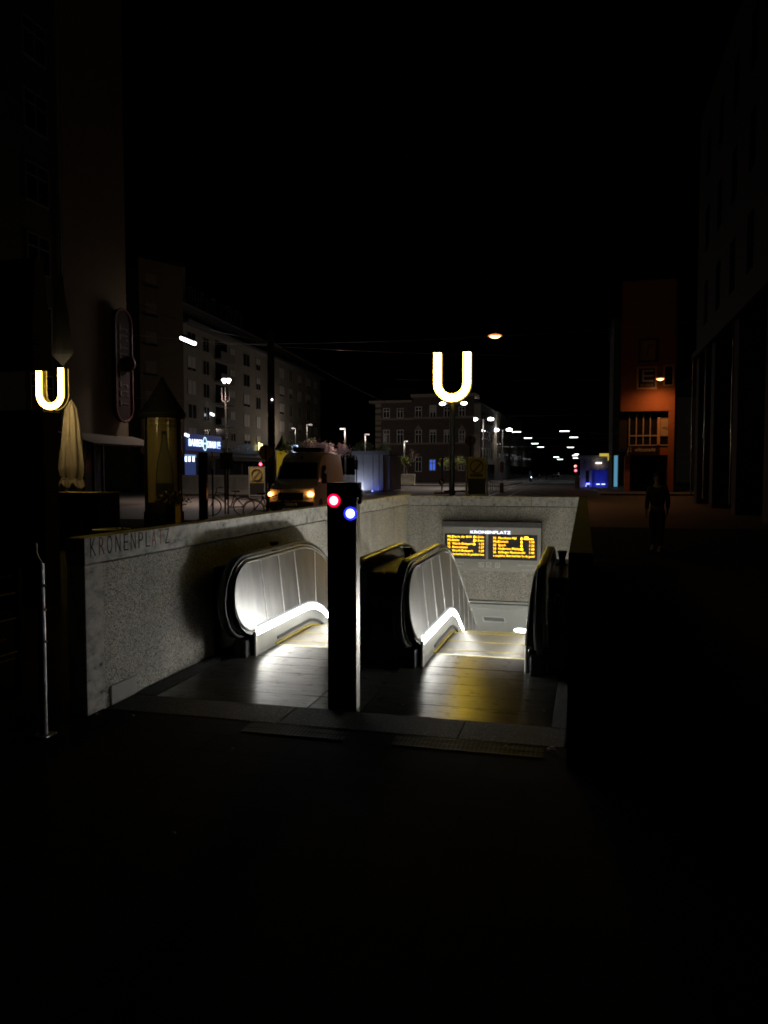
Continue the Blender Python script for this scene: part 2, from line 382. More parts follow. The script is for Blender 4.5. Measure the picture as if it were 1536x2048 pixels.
M = Matrix.Translation(p) @ Matrix(((1, 0, 0, 0), (0, sl.y, sn.y, 0), (0, sl.z, sn.z, 0), (0, 0, 0, 1)))
g = MB(M)
for a in ((-.24, -.16, .24, -.13), (-.24, .13, .24, .16), (-.24, -.13, -.21, .13), (.21, -.13, .24, .13)): g.box(a[0], a[1], -.01, a[2], a[3], .014)
g.build('frame', WHITE, vt)
g = MB(M); 
for k in range(9): g.box(-.21, -.125+k*.028, -.004, .21, -.111+k*.028, .006)
g.build('grille', mat('vent_grey', (.25, .26, .25), .5), vt)

# ================================================================ ESCALATORS
Y0, RR, SLP = 8.4, 1.2, R_(30)
def prof(s, h):   # s along the step band from Y=7.0, h above it -> (Y,Z)
    L1 = Y0-7.0; La = RR*SLP
    if s <= L1: return (7.0+s, h)
    if s <= L1+La:
        a = (s-L1)/RR; return (Y0+(RR+h)*math.sin(a), -RR+(RR+h)*math.cos(a))
    t = s-L1-La; ey = Y0+(RR+h)*math.sin(SLP); ez = -RR+(RR+h)*math.cos(SLP)
    return (ey+t*math.cos(SLP), ez-t*math.sin(SLP))
SS = [0, .25, .5, .75, 1.0, 1.25, 1.4]+[1.4+RR*SLP*k/8 for k in range(1, 9)]+[2.03+.5*k for k in range(1, 19)]
def sweep(mb, x0, h0, x1, h1, s0=0, s1=11, tx=0, base=True):
    """solid strip between heights h0 and h1, lateral x0 (at h0) .. x1 (at h1), thickness tx outward"""
    ss = [s0]+[q for q in SS if s0 < q < s1]+[s1]; rs = []
    for q in ss:
        a = prof(q, h0); b = prof(q, h1)
        rs.append([(x0, *a), (x1, *b), (x1+tx, *b), (x0+tx, *a)])
    mb.rings(rs)
def newel(k, ry, rz, zc=.585, yc=7.0, n=22):     # k from bottom (0) to top (1)
    t = -math.pi/2-math.pi*k; return (yc+ry*math.cos(t), zc+rz*math.sin(t))
esc = proto('escalator', 'left escalator with glowing steel balustrade beside the engraved parapet', 'escalator', 'escalators going down to the underground station')
for s in (-1, 1):
    # skirt
    g = MB(); sweep(g, s*.462, -.15, s*.462, .198, .0, 11, s*.03); g.build('skirt', SKIRT, esc)
    g = MB(); sweep(g, s*.470, .199, s*.470, .266, .06, 11, s*.03); g.cur = 1; sweep(g, s*.471, .2665, s*.4725, .292, .06, 11, s*.03); g.build('light_strip', [LED, LEDB], esc)
    # inner panels: seams every 0.47 m
    g = MB(); gap = .008; edges = [.30+.47*k for k in range(24)]
    nr = 9
    def col(q, i): h = .276+(.900-.276)*i/nr; y_, z_ = prof(q, h); return (s*(.478+.07*i/nr), y_, z_)
    front = []
    for i in range(nr+1):
        h = .276+(.900-.276)*i/nr; u = max(-1, min(1, (h-.585)/.335)); front.append((s*(.478+.07*i/nr), 7.02-.40*math.sqrt(max(0, 1-u*u)), h))
    sub = [front]
    for q in (.05, .15, .30-gap): sub.append([col(q, i) for i in range(nr+1)])
    def strip(cols):
        ids = [g.addv(c) for c in cols]
        for a_ in range(len(ids)-1):
            for i in range(nr): g.face([ids[a_]+i, ids[a_]+i+1, ids[a_+1]+i+1, ids[a_+1]+i])
    strip(sub)
    for k in range(len(edges)-1):
        a_, b_2 = edges[k]+gap, edges[k+1]-gap; n_ = 4
        strip([[col(a_+(b_2-a_)*j/n_, i) for i in range(nr+1)] for j in range(n_+1)])
    g.build('balustrade_panel', PANEL, esc)
    for q in edges[:14]:
        g = MB(); g.tube([(s*(.4765+.07*i/3), *prof(q, .276+.208*i)) for i in range(4)], .0045, 6)
        g.build('seam_strip', mat('seam_steel', (.9, .89, .85), .5, .5), esc)
    # bright rim round the panel
    g = MB(); pts = []
    for i in range(nr*3+1):
        h = .250+(.66)*i/(nr*3); u = max(-1, min(1, (h-.58)/.335)); pts.append((s*(.474+.072*(h-.25)/.66), 7.03-.42*math.sqrt(max(0, 1-u*u)), h))
    pts = [(s*.474, 7.12, .252)]+pts+[(s*.548, *prof(q, .912)) for q in SS[1:]]
    g.tube(pts, .007, 8); g.build('panel_rim', mat('rim_steel', (.35, .35, .33), .5, 1), esc, smooth=True)
    # black core plate behind panel up to the handrail
    g = MB(); pts = [(7.02, .2)]+[newel(k/20, .395, .372) for k in range(21)]
    pts += [prof(q, .945) for q in SS[1:]]; low = [prof(q, .2) for q in reversed(SS[1:])]
    n = len(pts)
    xi = lambda z_: min(.558, .486+.07*(z_-.276)/.624)
    ia = g.addv([(s*(xi(q[1]) if i_ < 21 else .560), *q) for i_, q in enumerate(pts)]); ib = g.addv([(s*.575, *q) for q in pts])
    # newel fan
    fan = [(7.02, .585)]; c0 = g.addv([(s*.523, 7.15, .585)]); c1 = g.addv([(s*.575, 7.15, .585)])
    for k in range(1, 21): g.face([c0, ia+k, ia+k+1]); g.face([c1, ib+k+1, ib+k])
    for k in range(len(pts)-1): g.face([ia+k, ia+k+1, ib+k+1, ib+k])
    g.build('newel_plate', BLACK, esc)
    g = MB(); sweep(g, s*.562, -.35, s*.562, .945, .0, 11, s*.012); g.build('core_plate', BLACK, esc)
    # handrail
    g = MB(); path = [(7.20, .185)]+[newel(k/24, .45, .393, .583) for k in range(25)]+[prof(q, .976) for q in SS[1:]]
    rs = []
    for i, q in enumerate(path):
        a_ = path[max(i-1, 0)]; b_3 = path[min(i+1, len(path)-1)]; d = Vector((0, b_3[0]-a_[0], b_3[1]-a_[1])).normalized()
        nrm = Vector((0, -d.z, d.y)); r_ = []
        for t in range(14):
            an = 2*math.pi*t/14; cx_, cz_ = math.cos(an), math.sin(an)
            r_.append(tuple(Vector((s*.612, q[0], q[1]))+Vector((.043*math.copysign(abs(cx_)**.6, cx_), 0, 0))+nrm*(.020*math.copysign(abs(cz_)**.7, cz_))))
        rs.append(r_)
    g.rings(rs); g.build('handrail', RUB, esc, smooth=True)
    g = MB(); g.tube([(s*.560, *newel(k/24, .405, .365, .583)) for k in range(25)]+[(s*.560, *prof(q, .946)) for q in SS[1:]], .006, 6)
    g.build('handrail_guide', STEEL, esc, smooth=True)
    # handrail inlet and newel foot
    g = MB(); g.box(s*.645, 6.86, 0, s*.515, 7.2, .17) if s > 0 else g.box(s*.645, 6.86, 0, s*.515, 7.2, .17)
    g.build('handrail_inlet', DARKM, esc, bevel=.01)
    g = MB(); g.tube([(s*.474, 6.985, 0), (s*.474, 6.985, .235)], .0165, 14); g.build('newel_foot', STEEL, esc, smooth=True)
    g = MB(); g.box(min(s*.495, s*.574), 6.99, 0, max(s*.495, s*.574), 7.1, .232); g.build('newel_base', DARKM, esc, bevel=.003)
    # brush and its rail
    g = MB(); sweep(g, s*.45, .055, s*.45, .085, .52, 9, s*.011); g.build('skirt_brush', RUB, esc)
    g = MB(); sweep(g, s*.445, .012, s*.445, .026, .46, 9, s*.016); g.build('safety_line', YEL, esc)
g = MB()
for k in range(8): g.box(-.46, 7.0+k*.058, -.03, .46, 7.0+k*.058+.055, .002)
g.build('comb_plate', FLOOR, esc)
g = MB(); g.box(-.445, 7.464, -.02, .445, 7.492, .006); g.build('comb', mat('comb_yellow', (.75, .68, .4), .4), esc)
TREAD = bpy.data.materials.new('step_tread'); TREAD.use_nodes = True
n = TREAD.node_tree; b = n.nodes['Principled BSDF']; b.inputs['Metallic'].default_value = .7; b.inputs['Roughness'].default_value = .42
tc = n.nodes.new('ShaderNodeTexCoord'); wv = n.nodes.new('ShaderNodeTexWave'); wv.inputs['Scale'].default_value = 34; wv.bands_direction = 'X'
n.links.new(tc.outputs['Object'], wv.inputs[0]); cr = n.nodes.new('ShaderNodeValToRGB')
cr.color_ramp.elements[0].color = (.03, .03, .028, 1); cr.color_ramp.elements[1].color = (.26, .26, .245, 1)
n.links.new(wv.outputs[0], cr.inputs[0]); n.links.new(cr.outputs[0], b.inputs['Base Color'])
bp = n.nodes.new('ShaderNodeBump'); bp.inputs['Strength'].default_value = .5; bp.inputs['Distance'].default_value = .006
n.links.new(wv.outputs[0], bp.inputs['Height']); n.links.new(bp.outputs[0], b.inputs['Normal'])
first = None
for k in range(16):
    ya = 7.72 if k == 0 else None
    s_e = .72+.42*k
    y1 = 7.0+s_e if k < 2 else None
    yy, zz = prof(s_e, 0); ym, zm = prof(max(.5, s_e-.42), 0)
    ya = 7.495 if k == 0 else ym+.004
    g = MB(); zt = zz if k > 2 else 0
    zt = prof(max(.5, s_e-.21), 0)[1]*1.0 if k > 1 else 0
    g.box(-.44, ya, zt-.25, .44, yy, zt)
    g.cur = 1; g.box(-.44, yy-.024, zt+.0005, .44, yy-.008, zt+.003)
    g.build('step', [TREAD, YEL], esc)
esc.location = (-2.61, 0, 0)
e2 = dup(esc, (-.95, 0, 0), 0, 'right escalator with glowing steel balustrade, next to the unlit wall')
# decks / claddings
DECK = mat('deck_steel', (.32, .31, .28), .26, 1, (.22, .21, .2), 2, .05, 30)
GLASSB = mat('black_glass', (.008, .008, .01), .08, 0, (.006, .006, .008), 3)
def deck(x0, x1, lab, fronts, stops):
    t = thing('escalator_cladding', ((x0+x1)/2, 6.95, 0), lab, 'cladding', 'dark casings beside and between the escalators')
    g = MB(); sweep(g, x0, .80, x0, .862, .0, 11, x1-x0); g.build('deck_top', DECK, t)
    g = MB()
    for a_, b_ in fronts:
        g.box(a_, 6.95, .665, b_, 6.999, .855); g.box(a_, 6.95, 0.0, b_, 6.999, .535)
    g.build('front_panel', GLASSB, t, bevel=.003)
    g = MB()
    for a_, b_ in fronts: g.box(a_, 6.944, .54, b_, 6.998, .66)
    g.build('metal_band', mat('bronze_band', (.16, .14, .12), .3, 1), t, bevel=.003)
    for sx, q in stops:
        y_, z_ = prof(q, .862)
        g = MB(); g.lathe(sx, y_, [(.07, z_-.02), (.066, z_+.006), (.03, z_+.012), (.034, z_+.07), (.05, z_+.13), (.048, z_+.14)], 18); g.build('slide_stop', DARKM, t, smooth=True)
    return t
deck(-1.956, -1.604, 'black casing with a yellow-lit deck between the two escalators', [(-1.95, -1.785), (-1.779, -1.61)], [(-1.78, .95), (-1.78, 2.6)])
deck(-3.505, -3.262, 'narrow black casing between the left escalator and the engraved parapet', [(-3.505, -3.27)], [(-3.38, 1.2)])
deck(-.296, -.09, 'narrow black casing between the right escalator and the unlit wall', [(-.29, -.095)], [(-.2, 1.0)])

# black bag-like emergency box on the right casing
t = thing('emergency_switch_box', (-.17, 6.85, .3), 'rounded black switch housing with a chrome ring on the right escalator casing', 'switch box')
g = MB(); g.box(-.25, 6.80, .31, -.09, 6.943, .82); g.build('housing', BLACK, t, bevel=.06)
g = MB(); g.tube([(-.205+.028*math.cos(k*math.pi/8), 6.79, .70+.042*math.sin(k*math.pi/8)) for k in range(16)], .005, 6, closed=True); g.build('chrome_ring', STEEL, t, smooth=True)

# ================================================================ SIGNAL PILLAR
PX0, PX1, PY0, PY1 = -1.866, -1.640, 5.565, 5.665
pl = thing('signal_pillar', (-1.75, 5.61, 0), 'slim black pillar with a red and a blue light in front of the escalators', 'signal pillar')
g = MB(); g.box(PX0, PY0, 0, PX1-.022, PY1, 1.6); g.build('body', mat('pillar_black', (.022, .021, .026), .32, 0, (.012, .012, .015), 5, .05, 40), pl, bevel=.004)
g = MB(); g.box(PX1-.021, PY0+.004, 0, PX1, PY1, 1.60); g.build('side_profile', STEEL, pl, bevel=.003)
g = MB(); g.box(-1.762, PY0-.003, .02, -1.756, PY0+.01, 1.42); g.build('centre_groove', mat('groove_grey', (.10, .10, .105), .4), pl)
g = MB(); g.box(PX0-.002, PY0-.006, 1.601, PX1+.012, PY1+.01, 1.715); g.build('head', mat('head_plastic', (.03, .028, .03), .4), pl, bevel=.006)
g = MB(); g.box(PX1+.012, PY0+.02, 1.57, PX1+.03, PY1-.02, 1.66); g.ball((PX1+.02, PY0+.03, 1.57), .018); g.build('side_lock', DARKM, pl, smooth=True)
def disc(x, z, r, name, m, lab):
    g = MB(Matrix.Translation((x, PY0-.001, z)) @ Matrix.Rotation(math.pi/2, 4, 'X')); g.lathe(0, 0, [(r, 0), (r, .004), (r*.8, .009), (r*.01, .011)], 28)
    o = g.build(name, m, pl, smooth=True); o['label'] = lab; return o
p = atY(668, 1001, PY0); disc(p.x, p.z, .034, 'signal_light', [emi('red_light', (1, .10, .12), 14)], 'red signal light')
q = atY(701, 1027, PY0); disc(q.x, q.z, .034, 'signal_light', [emi('blue_light', (.22, .24, 1), 14)], 'blue signal light')
for c_, z_, nm in ((p, 1, 'red'), (q, 1, 'blue')):
    g = MB(Matrix.Translation((c_.x, PY0-.001, c_.z)) @ Matrix.Rotation(math.pi/2, 4, 'X'))
    g.tube([(.042*math.cos(k*math.pi/14), .042*math.sin(k*math.pi/14), .002) for k in range(28)], .010, 6, closed=True)
    g.build('halo_ring', emi('halo_tint_'+nm, (1, .0, .05) if nm == 'red' else (.02, .03, 1), 1.4), pl, smooth=True)  # ring made to glow as the coloured halo round each signal light

# ================================================================ DEPARTURE DISPLAY
DY = YF-.14
x0, x1, z0, z1 = rect(886, 1043, 1082, 1143, DY)
ds = thing('departure_display', ((x0+x1)/2, YF, z0), 'wide departure board with yellow text and glowing station name on the far wall', 'display board')
FR = mat('display_frame', (.40, .39, .35), .45, .5, (.35, .34, .31), 3)
W = x1-x0; Hh = z1-z0
def U(px): return x0+W*(px-886)/(1082-886)
def V(py, px=984): return atY(px, py, DY).z
hd = MB(); hd.box(x0-.01, DY-.10, V(1054), x1+.01, YF-.002, z1); hd.build('hood', mat('hood_dark', (.09, .085, .08), .5), ds, bevel=.005)
g = MB(); g.box(x0, DY, z0+.0, x1, YF-.002, V(1054)-.002); g.build('casing', FR, ds, bevel=.006)
sz1, sz0 = V(1068.5), V(1119)
SCR = mat('screen_black', (.012, .008, .014), .3)
xm = U(977)
for a_, b_ in ((U(889.5), U(973)), (U(978), U(1075))):
    g = MB(); g.box(a_, DY-.010, sz0, b_, DY-.001, sz1); o = g.build('screen', SCR, ds)
g = MB(); g.text('KRONENPLATZ', .082, (U(941.5), DY-.006, V(1069.5)+.02), ext=.003, off=.0, width=U(1021.5)-U(941.5)); g.build('station_name', emi('name_white', (.75, .78, 1), 3), ds)
AMB = emi('amber_led', (1, .50, .012), 8)
g = MB(); lx = U(895.5); h = (sz1-sz0)/7.4; fs = h*.90
rows = [('ML2', 'Dienst der KVV', 1, 'h:2min'), ('ML1', 'Hafen', 1, 'h:3min'), ('S5', 'Wörth Badepark', 1, '1:23'), ('S2', 'Rheinstetten', 0, '1:27'), ('S5', 'Wörth Badepark', 0, '1:29')]
zt = sz1-h*1.15
for i, (a_, b_, c_, d_) in enumerate(rows):
    z_ = zt-i*h*1.03
    g.text(a_, fs, (lx, DY-.013, z_), ext=.001, off=-.0012); g.text(b_, fs, (U(905), DY-.013, z_), ext=.001, off=-.0012)
    g.text(d_, fs, (U(973)-.035, DY-.013, z_), ext=.001, off=-.0012, align='RIGHT')
    if c_: xx = U(950); g.prism([(xx-.022, DY-.013, z_), (xx+.022, DY-.013, z_), (xx+.012, DY-.013, z_+.025), (xx, DY-.013, z_+h*.72), (xx-.012, DY-.013, z_+.025)], (0, .001, 0))
g.text('On. Bitte beachten Sie die geänderte Linie', fs, (lx, DY-.013, zt-5*h*1.03), ext=.001, off=-.0012, width=U(973)-.035-lx)
g.build('timetable_text', AMB, ds)
rows = [('S5', 'Pforzheim Hbf', 1, None), ('ML2', 'Durlach', 1, '1:33'), ('S2', 'Spöck', 1, '1:33'), ('S4', 'Heilbronn Pfühlpark', 1, '1:38'), ('S5', 'Söllingen Reetzstraße', 0, '1:40')]
g = MB(); lx = U(988)
for i, (a_, b_, c_, d_) in enumerate(rows):
    z_ = zt-i*h*1.03-.012
    g.text(a_, fs, (lx, DY-.013, z_), ext=.001, off=-.0012); g.text(b_, fs, (U(998), DY-.013, z_), ext=.001, off=-.0012)
    if d_: g.text(d_, fs, (U(1070)-.01, DY-.013, z_), ext=.001, off=-.0012, align='RIGHT')
    if c_: xx = U(1044); g.prism([(xx-.022, DY-.013, z_), (xx+.022, DY-.013, z_), (xx+.012, DY-.013, z_+.025), (xx, DY-.013, z_+h*.72), (xx-.012, DY-.013, z_+.025)], (0, .001, 0))
z_ = zt-.012   # tram pictogram
g.prism([(U(1048.5), DY-.013, z_), (U(1057), DY-.013, z_), (U(1057), DY-.013, z_+h*.75), (U(1050), DY-.013, z_+h*.75)], (0, .001, 0)); g.box(U(1057), DY-.013, z_, U(1067), DY-.012, z_+.014)
g.text('e umgeleitet. Bitte beachten Sie die geänd', fs, (lx, DY-.013, zt-5*h*1.03-.012), ext=.001, off=-.0012, width=U(1069)-lx)
g.build('timetable_text', AMB, ds)
PRN = mat('printed_white', (.9, .89, .84), .5); g = MB()
for k, px in enumerate((964, 979.5, 997)):
    cx_ = U(px); cz_ = V(1130); a_ = .048
    for q in ((-a_, -a_, a_, -a_+.009), (-a_, a_-.009, a_, a_), (-a_, -a_+.009, -a_+.009, a_-.009), (a_-.009, -a_+.009, a_, a_-.009)): g.box(cx_+q[0], DY-.004, cz_+q[1], cx_+q[2], DY-.001, cz_+q[3])
    # stairs / escalator strokes
    g.prism([(cx_-.03, DY-.004, cz_+(.025 if k != 1 else -.03)), (cx_-.02, DY-.004, cz_+(.033 if k != 1 else -.03)), (cx_+.03, DY-.004, cz_+(-.022 if k != 1 else .02)), (cx_+.022, DY-.004, cz_+(-.03 if k != 1 else .026))], (0, .002, 0))
    g.box(cx_-.03, DY-.004, cz_-.03, cx_+.005, DY-.002, cz_-.022)
    g.build('pictogram', PRN, ds); g = MB()
g.text('Gleis 2 zu Richtung', .044, (U(1071)-.0, DY-.003, V(1130.5)+.004), ext=.001, align='RIGHT'); g.text('Durlacher Tor', .044, (U(1071), DY-.003, V(1139.5)+.004), ext=.001, align='RIGHT')
g.text('1 zu Richtung', .044, (U(905), DY-.003, V(1127.5)), ext=.001); g.text('Marktplatz', .044, (U(905), DY-.003, V(1135)), ext=.001)
g.build('printed_legend', PRN, ds)

# ================================================================ U SIGNS
YELL = emi('u_face', (1, .67, .06), 54)
YELR = emi('u_face_rear', (1, .74, .30), 16); YELS = emi('u_side', (1, .66, .10), 1.0)
def usign(c, w_, h_, th, rz, zb, label, dp=.10):
    t = thing('metro_sign', (c.x, c.y, 0), label, 'metro sign', 'lit metro signs on poles', rz)
    ORG[t.name] = Vector((0, 0, 0))
    ro = w_/2; ri = ro-th; zc = zb+ro
    def outl(ro, ri, y_):
        pts = [(-ro, y_, zb+h_)]+[(ro*math.cos(math.pi+math.pi*k/20), y_, zc+ro*math.sin(math.pi+math.pi*k/20)) for k in range(21)]+[(ro, y_, zb+h_)]
        inn = [(ri, y_, zb+h_)]+[(ri*math.cos(-math.pi*k/20), y_, zc+ri*math.sin(-math.pi*k/20)) for k in range(21)]+[(-ri, y_, zb+h_)]
        return pts, inn
    for y_, e_ in ((-dp/2-.012, .010), (dp/2+.002, .010)):
        g = MB(); o_, i_ = outl(ro-.008, ri+.008, y_); n = len(o_); i_ = i_[::-1]
        a_ = g.addv(o_); b_ = g.addv(i_); c_ = g.addv([(p[0], p[1]+e_, p[2]) for p in o_]); d_ = g.addv([(p[0], p[1]+e_, p[2]) for p in i_])
        for k in range(n-1): g.face([a_+k, a_+k+1, b_+k+1, b_+k]); g.face([c_+k+1, c_+k, d_+k, d_+k+1]); g.face([a_+k+1, a_+k, c_+k, c_+k+1]); g.face([b_+k, b_+k+1, d_+k+1, d_+k])
        g.build('glowing_face', YELL if y_ < 0 else YELR, t)
    g = MB(); o_, i_ = outl(ro, ri, -dp/2); n = len(o_); i_ = i_[::-1]
    a_ = g.addv(o_); b_ = g.addv(i_); c_ = g.addv([(p[0], dp/2, p[2]) for p in o_]); d_ = g.addv([(p[0], dp/2, p[2]) for p in i_])
    for k in range(n-1): g.face([a_+k, a_+k+1, b_+k+1, b_+k]); g.face([c_+k+1, c_+k, d_+k, d_+k+1]); g.face([a_+k+1, a_+k, c_+k, c_+k+1]); g.face([b_+k, b_+k+1, d_+k+1, d_+k])
    g.face([a_, b_, d_, c_]); g.face([a_+n-1, c_+n-1, d_+n-1, b_+n-1])
    g.build('frame', mat('u_frame', (.35, .26, .08), .5), t)
    g = MB()
    for y_ in (-dp/2+.018, dp/2-.018):
        o2, i2 = outl(ro+.004, ri-.004, y_); g.tube(o2, .005, 5); g.tube(i2, .005, 5)
    g.build('edge_light', YELS, t)
    g = MB(); g.cyl(0, 0, 0, zb, .062, n=20); g.cyl(0, 0, 0, .02, .14, n=20); g.build('pole', mat('pole_grey', (.10, .11, .105), .45, .6), t, smooth=True)
    return t
p0, p1 = at(868, 756, 17), at(942, 756, 17); c = at(904.5, 804, 17)
usign(c, 74*17/1560, 97*17/1560, 15.5*17/1560, R_(4), c.z, 'large glowing U on a grey pole behind the far parapet', .16)
c = at(106, 820, 20.2)
usign(c, 74*17/1560, 97*17/1560, 15.5*17/1560, R_(2), c.z, 'glowing U seen at an angle beside the furled beige sunshade', .2)

# ================================================================ FOREGROUND LEFT
b0 = gr(88, 1471); t = thing('steel_post', (b0.x, b0.y, 0), 'slim galvanised post with an offset thinner tip at the left edge, nearest the camera', 'post')
zt = 1.8-(1127-944)*b0.y*.969/1560*1.12
bt = atY(82.5, 1127, b0.y); tt = atY(71, 1086, b0.y)
GALV = mat('galvanised', (.55, .56, .55), .5, .7, (.3, .31, .3), 12, .1, 60)
g = MB(); g.cyl(b0.x, b0.y, 0, bt.z, .027, n=16); g.build('tube', GALV, t, smooth=True)
g = MB(); g.tube([(b0.x, b0.y, bt.z-.01), (b0.x, b0.y, bt.z+.01), (tt.x+.006, b0.y, bt.z+.05), (tt.x, b0.y, bt.z+.07), (tt.x, b0.y, tt.z)], .013, 12); g.build('tip', GALV, t, smooth=True)
for py in (1171, 1219, 1283):
    q = atY(90, py, b0.y); g = MB(); g.tube([(b0.x, b0.y, q.z), (b0.x+.032, b0.y, q.z)], .008, 8); g.ball((b0.x+.034, b0.y, q.z), .010, 8); g.build('bolt', GALV, t, smooth=True)
g = MB(); g.box(b0.x-.06, b0.y-.06, 0, b0.x+.06, b0.y+.06, .01); g.build('base_plate', GALV, t, bevel=.002)
# bench with slatted rails
fx = -4.35; e_ = atX(36, 1238, fx); t = thing('metal_bench', (fx, e_.y-.6, 0), 'dark slatted metal bench catching thin streaks of light at the left edge', 'bench')
WOOD = mat('varnished_slat', (.30, .16, .07), .25, 0, (.18, .09, .04), 6, stretch=(8, 1, 8))
for py, tk in ((1150, .012), (1185, .03), (1236, .035), (1304, .035), (1316, .02)):
    q = atX(34, py, fx); g = MB(); g.tube([(fx-.02, e_.y-1.9, q.z), (fx-.02, e_.y, q.z)], tk*.5, 12); g.build('rail', mat('rail_bronze', (.8, .6, .42), .16, 1), t, smooth=True)
for yy in (e_.y+.002, e_.y-1.95):
    g = MB(); g.box(fx-.45, yy, 0, fx+.005, yy+.05, .06); g.box(fx-.05, yy, .062, fx+.008, yy+.05, 1.02); g.build('leg', DARKM, t, bevel=.006)
g = MB()
for k in range(5): g.box(fx-.46, e_.y-1.9, .0, fx-.452, e_.y, .0) if 0 else g.box(fx-.45+.07*k, e_.y-1.9, .44, fx-.39+.07*k, e_.y, .465)
g.build('seat', WOOD, t, bevel=.004)

# closed market booth
by = 9.0; x0, x1, z0, z1 = rect(-150, 822, 121, 1080, by); x1 = atY(119, 900, by+.34).x
t = thing('market_booth', (x0+1, by+.9, 0), 'unlit black booth with a raised canopy whose valance carries pale lettering', 'booth')
g = MB(); g.box(x0, by, 0, x1, by+.32, z1-.03); g.build('counter', mat('booth_black', (.004, .004, .004), .9, spec=.1), t, bevel=.02)
g = MB(); g.box(x0-.03, by-.02, z1-.028, x1+.015, by+.34, z1); g.build('counter_top', mat('booth_top', (.02, .018, .016), .5), t, bevel=.005)
a0, a1, c0, c1 = rect(-150, 517, 119, 738, by)
a1 = atY(100, 620, by+.34).x; g = MB(); hb = c0+.55
g.rings([[(a0, by-.02, c0), (a1, by-.02, c0), (a1, by+.34, c0), (a0, by+.34, c0)], [(a0, by-.02, hb), (a1, by-.02, hb), (a1, by+.34, hb), (a0, by+.34, hb)], [(a0+.1, by+.1, c1), (a1-.03, by+.1, c1), (a1-.03, by+.25, c1), (a0+.1, by+.25, c1)]])
g.build('canopy', mat('black_canvas', (.004, .004, .005), .9, bump=.2, spec=.1), t)
g = MB(); q = atY(8, 695, by); g.text('asche', .30, (q.x, by-.024, q.z), ext=.001, width=atY(83, 695, by).x-q.x)
g.text('CAFE  BISTRO', .06, (atY(60, 720, by).x, by-.024, atY(60, 720, by).z), ext=.001); g.build('lettering', mat('faded_print', (.10, .10, .10), .8), t)
for xx in (a0+.4, a0+.9):
    g = MB(); g.cyl(xx, by+.12, z1, c0, .03); g.build('post', DARKM, t)
# pale furled sail in front of it
p0 = at(121, 512, 20.8); p1 = at(124, 731, 20.8)
t = thing('furled_sail', (p0.x, p0.y, p1.z), 'pale spindle-shaped furled sail hanging beside the black canopy', 'furled sail')
g = MB(); prof_s = [(u_, r_*2.5) for u_, r_ in [(0.0, .004), (.15, .012), (.35, .045), (.55, .085), (.75, .115), (.86, .135), (.9, .13), (1.0, .01)]]
rs = []
for u, r_ in prof_s:
    c_ = p0.lerp(p1, u); rs.append([(c_.x+r_*(1.0 if abs(math.cos(k*math.pi/3)) > .9 else .55)*math.cos(k*math.pi/3)+.02*u, c_.y+r_*.5*math.sin(k*math.pi/3), c_.z) for k in range(6)])
g.rings(rs); g.build('cloth', mat('pale_cloth', (.028, .03, .055), .9, 0, (.022, .024, .045), 3, .2), t)
g = MB(); g.tube([p0-Vector((0, 0, .02)), p0+Vector((0, 0, 1.6))], .006, 5); g.build('cord', DARKM, t)

# furled beige sunshade on a planter terrace
ub = at(146, 978, 22); ut = at(147, 800, 22)
t = thing('furled_sunshade', (ub.x, ub.y, 0), 'furled beige sunshade tied near its hem, lit yellow by the left U sign', 'sunshade')
g = MB(); rs = []; N = 40
hts = [(0, .0), (.03, .06), (.1, .15), (.25, .21), (.45, .25), (.62, .29), (.78, .32), (.865, .29), (.90, .25), (.93, .29), (.985, .33), (1.0, .30)]
for u, r_ in hts:
    z_ = ut.z+(ub.z+.06-ut.z)*u; rr = []
    for k in range(N):
        an = 2*math.pi*k/N; f_ = 1+.16*math.sin(8*an+u*1.2)*min(1, u*3)+.05*math.sin(19*an+3*u)
        zz = z_+(.05*math.sin(5*an)+.04*math.sin(11*an) if u > .95 else 0)
        rr.append((ub.x+r_*f_*math.cos(an), ub.y+r_*f_*math.sin(an), zz))
    rs.append(rr)
g.rings(rs); g.build('canopy', mat('beige_canvas', (.52, .45, .38), .85, 0, (.46, .39, .33), 4, .2, 60), t, smooth=True)
g = MB(); zb_ = ut.z+(ub.z-ut.z)*.9
g.tube([(ub.x+.285*math.cos(k*math.pi/12), ub.y+.285*math.sin(k*math.pi/12), zb_+.02) for k in range(24)], .008, 6, closed=True); g.build('strap', RUB, t)
g = MB(); g.prism([(ub.x+.24, ub.y-.22, ub.z+.06), (ub.x+.44, ub.y-.2, ub.z+.02), (ub.x+.36, ub.y-.2, ub.z+.12), (ub.x+.26, ub.y-.22, ub.z+.30)], (0, .02, 0)); g.build('hem_flap', _m['beige_canvas'], t)
g = MB(); g.cyl(ub.x, ub.y, .1, ub.z+.4, .035); g.cyl(ub.x, ub.y, 0, .1, .3); g.build('pole', WHITE, t)
x0, x1, z0, z1 = rect(121, 985, 196, 1080, 16.0)
t = thing('planter', (x0+.4, 16.2, 0), 'dark waist-high planter box in front of the furled sunshade', 'planter')
g = MB(); g.box(x0-.3, 16.0, 0, x1, 16.9, z1-.05); g.build('box', mat('planter_black', (.015, .014, .013), .6), t, bevel=.01)
g = MB(); g.box(x0-.32, 15.98, z1-.048, x1+.02, 16.92, z1); g.build('top_board', mat('planter_wood', (.20, .14, .09), .5, 0, (.14, .09, .06), 8, stretch=(1, 8, 1)), t, bevel=.004)

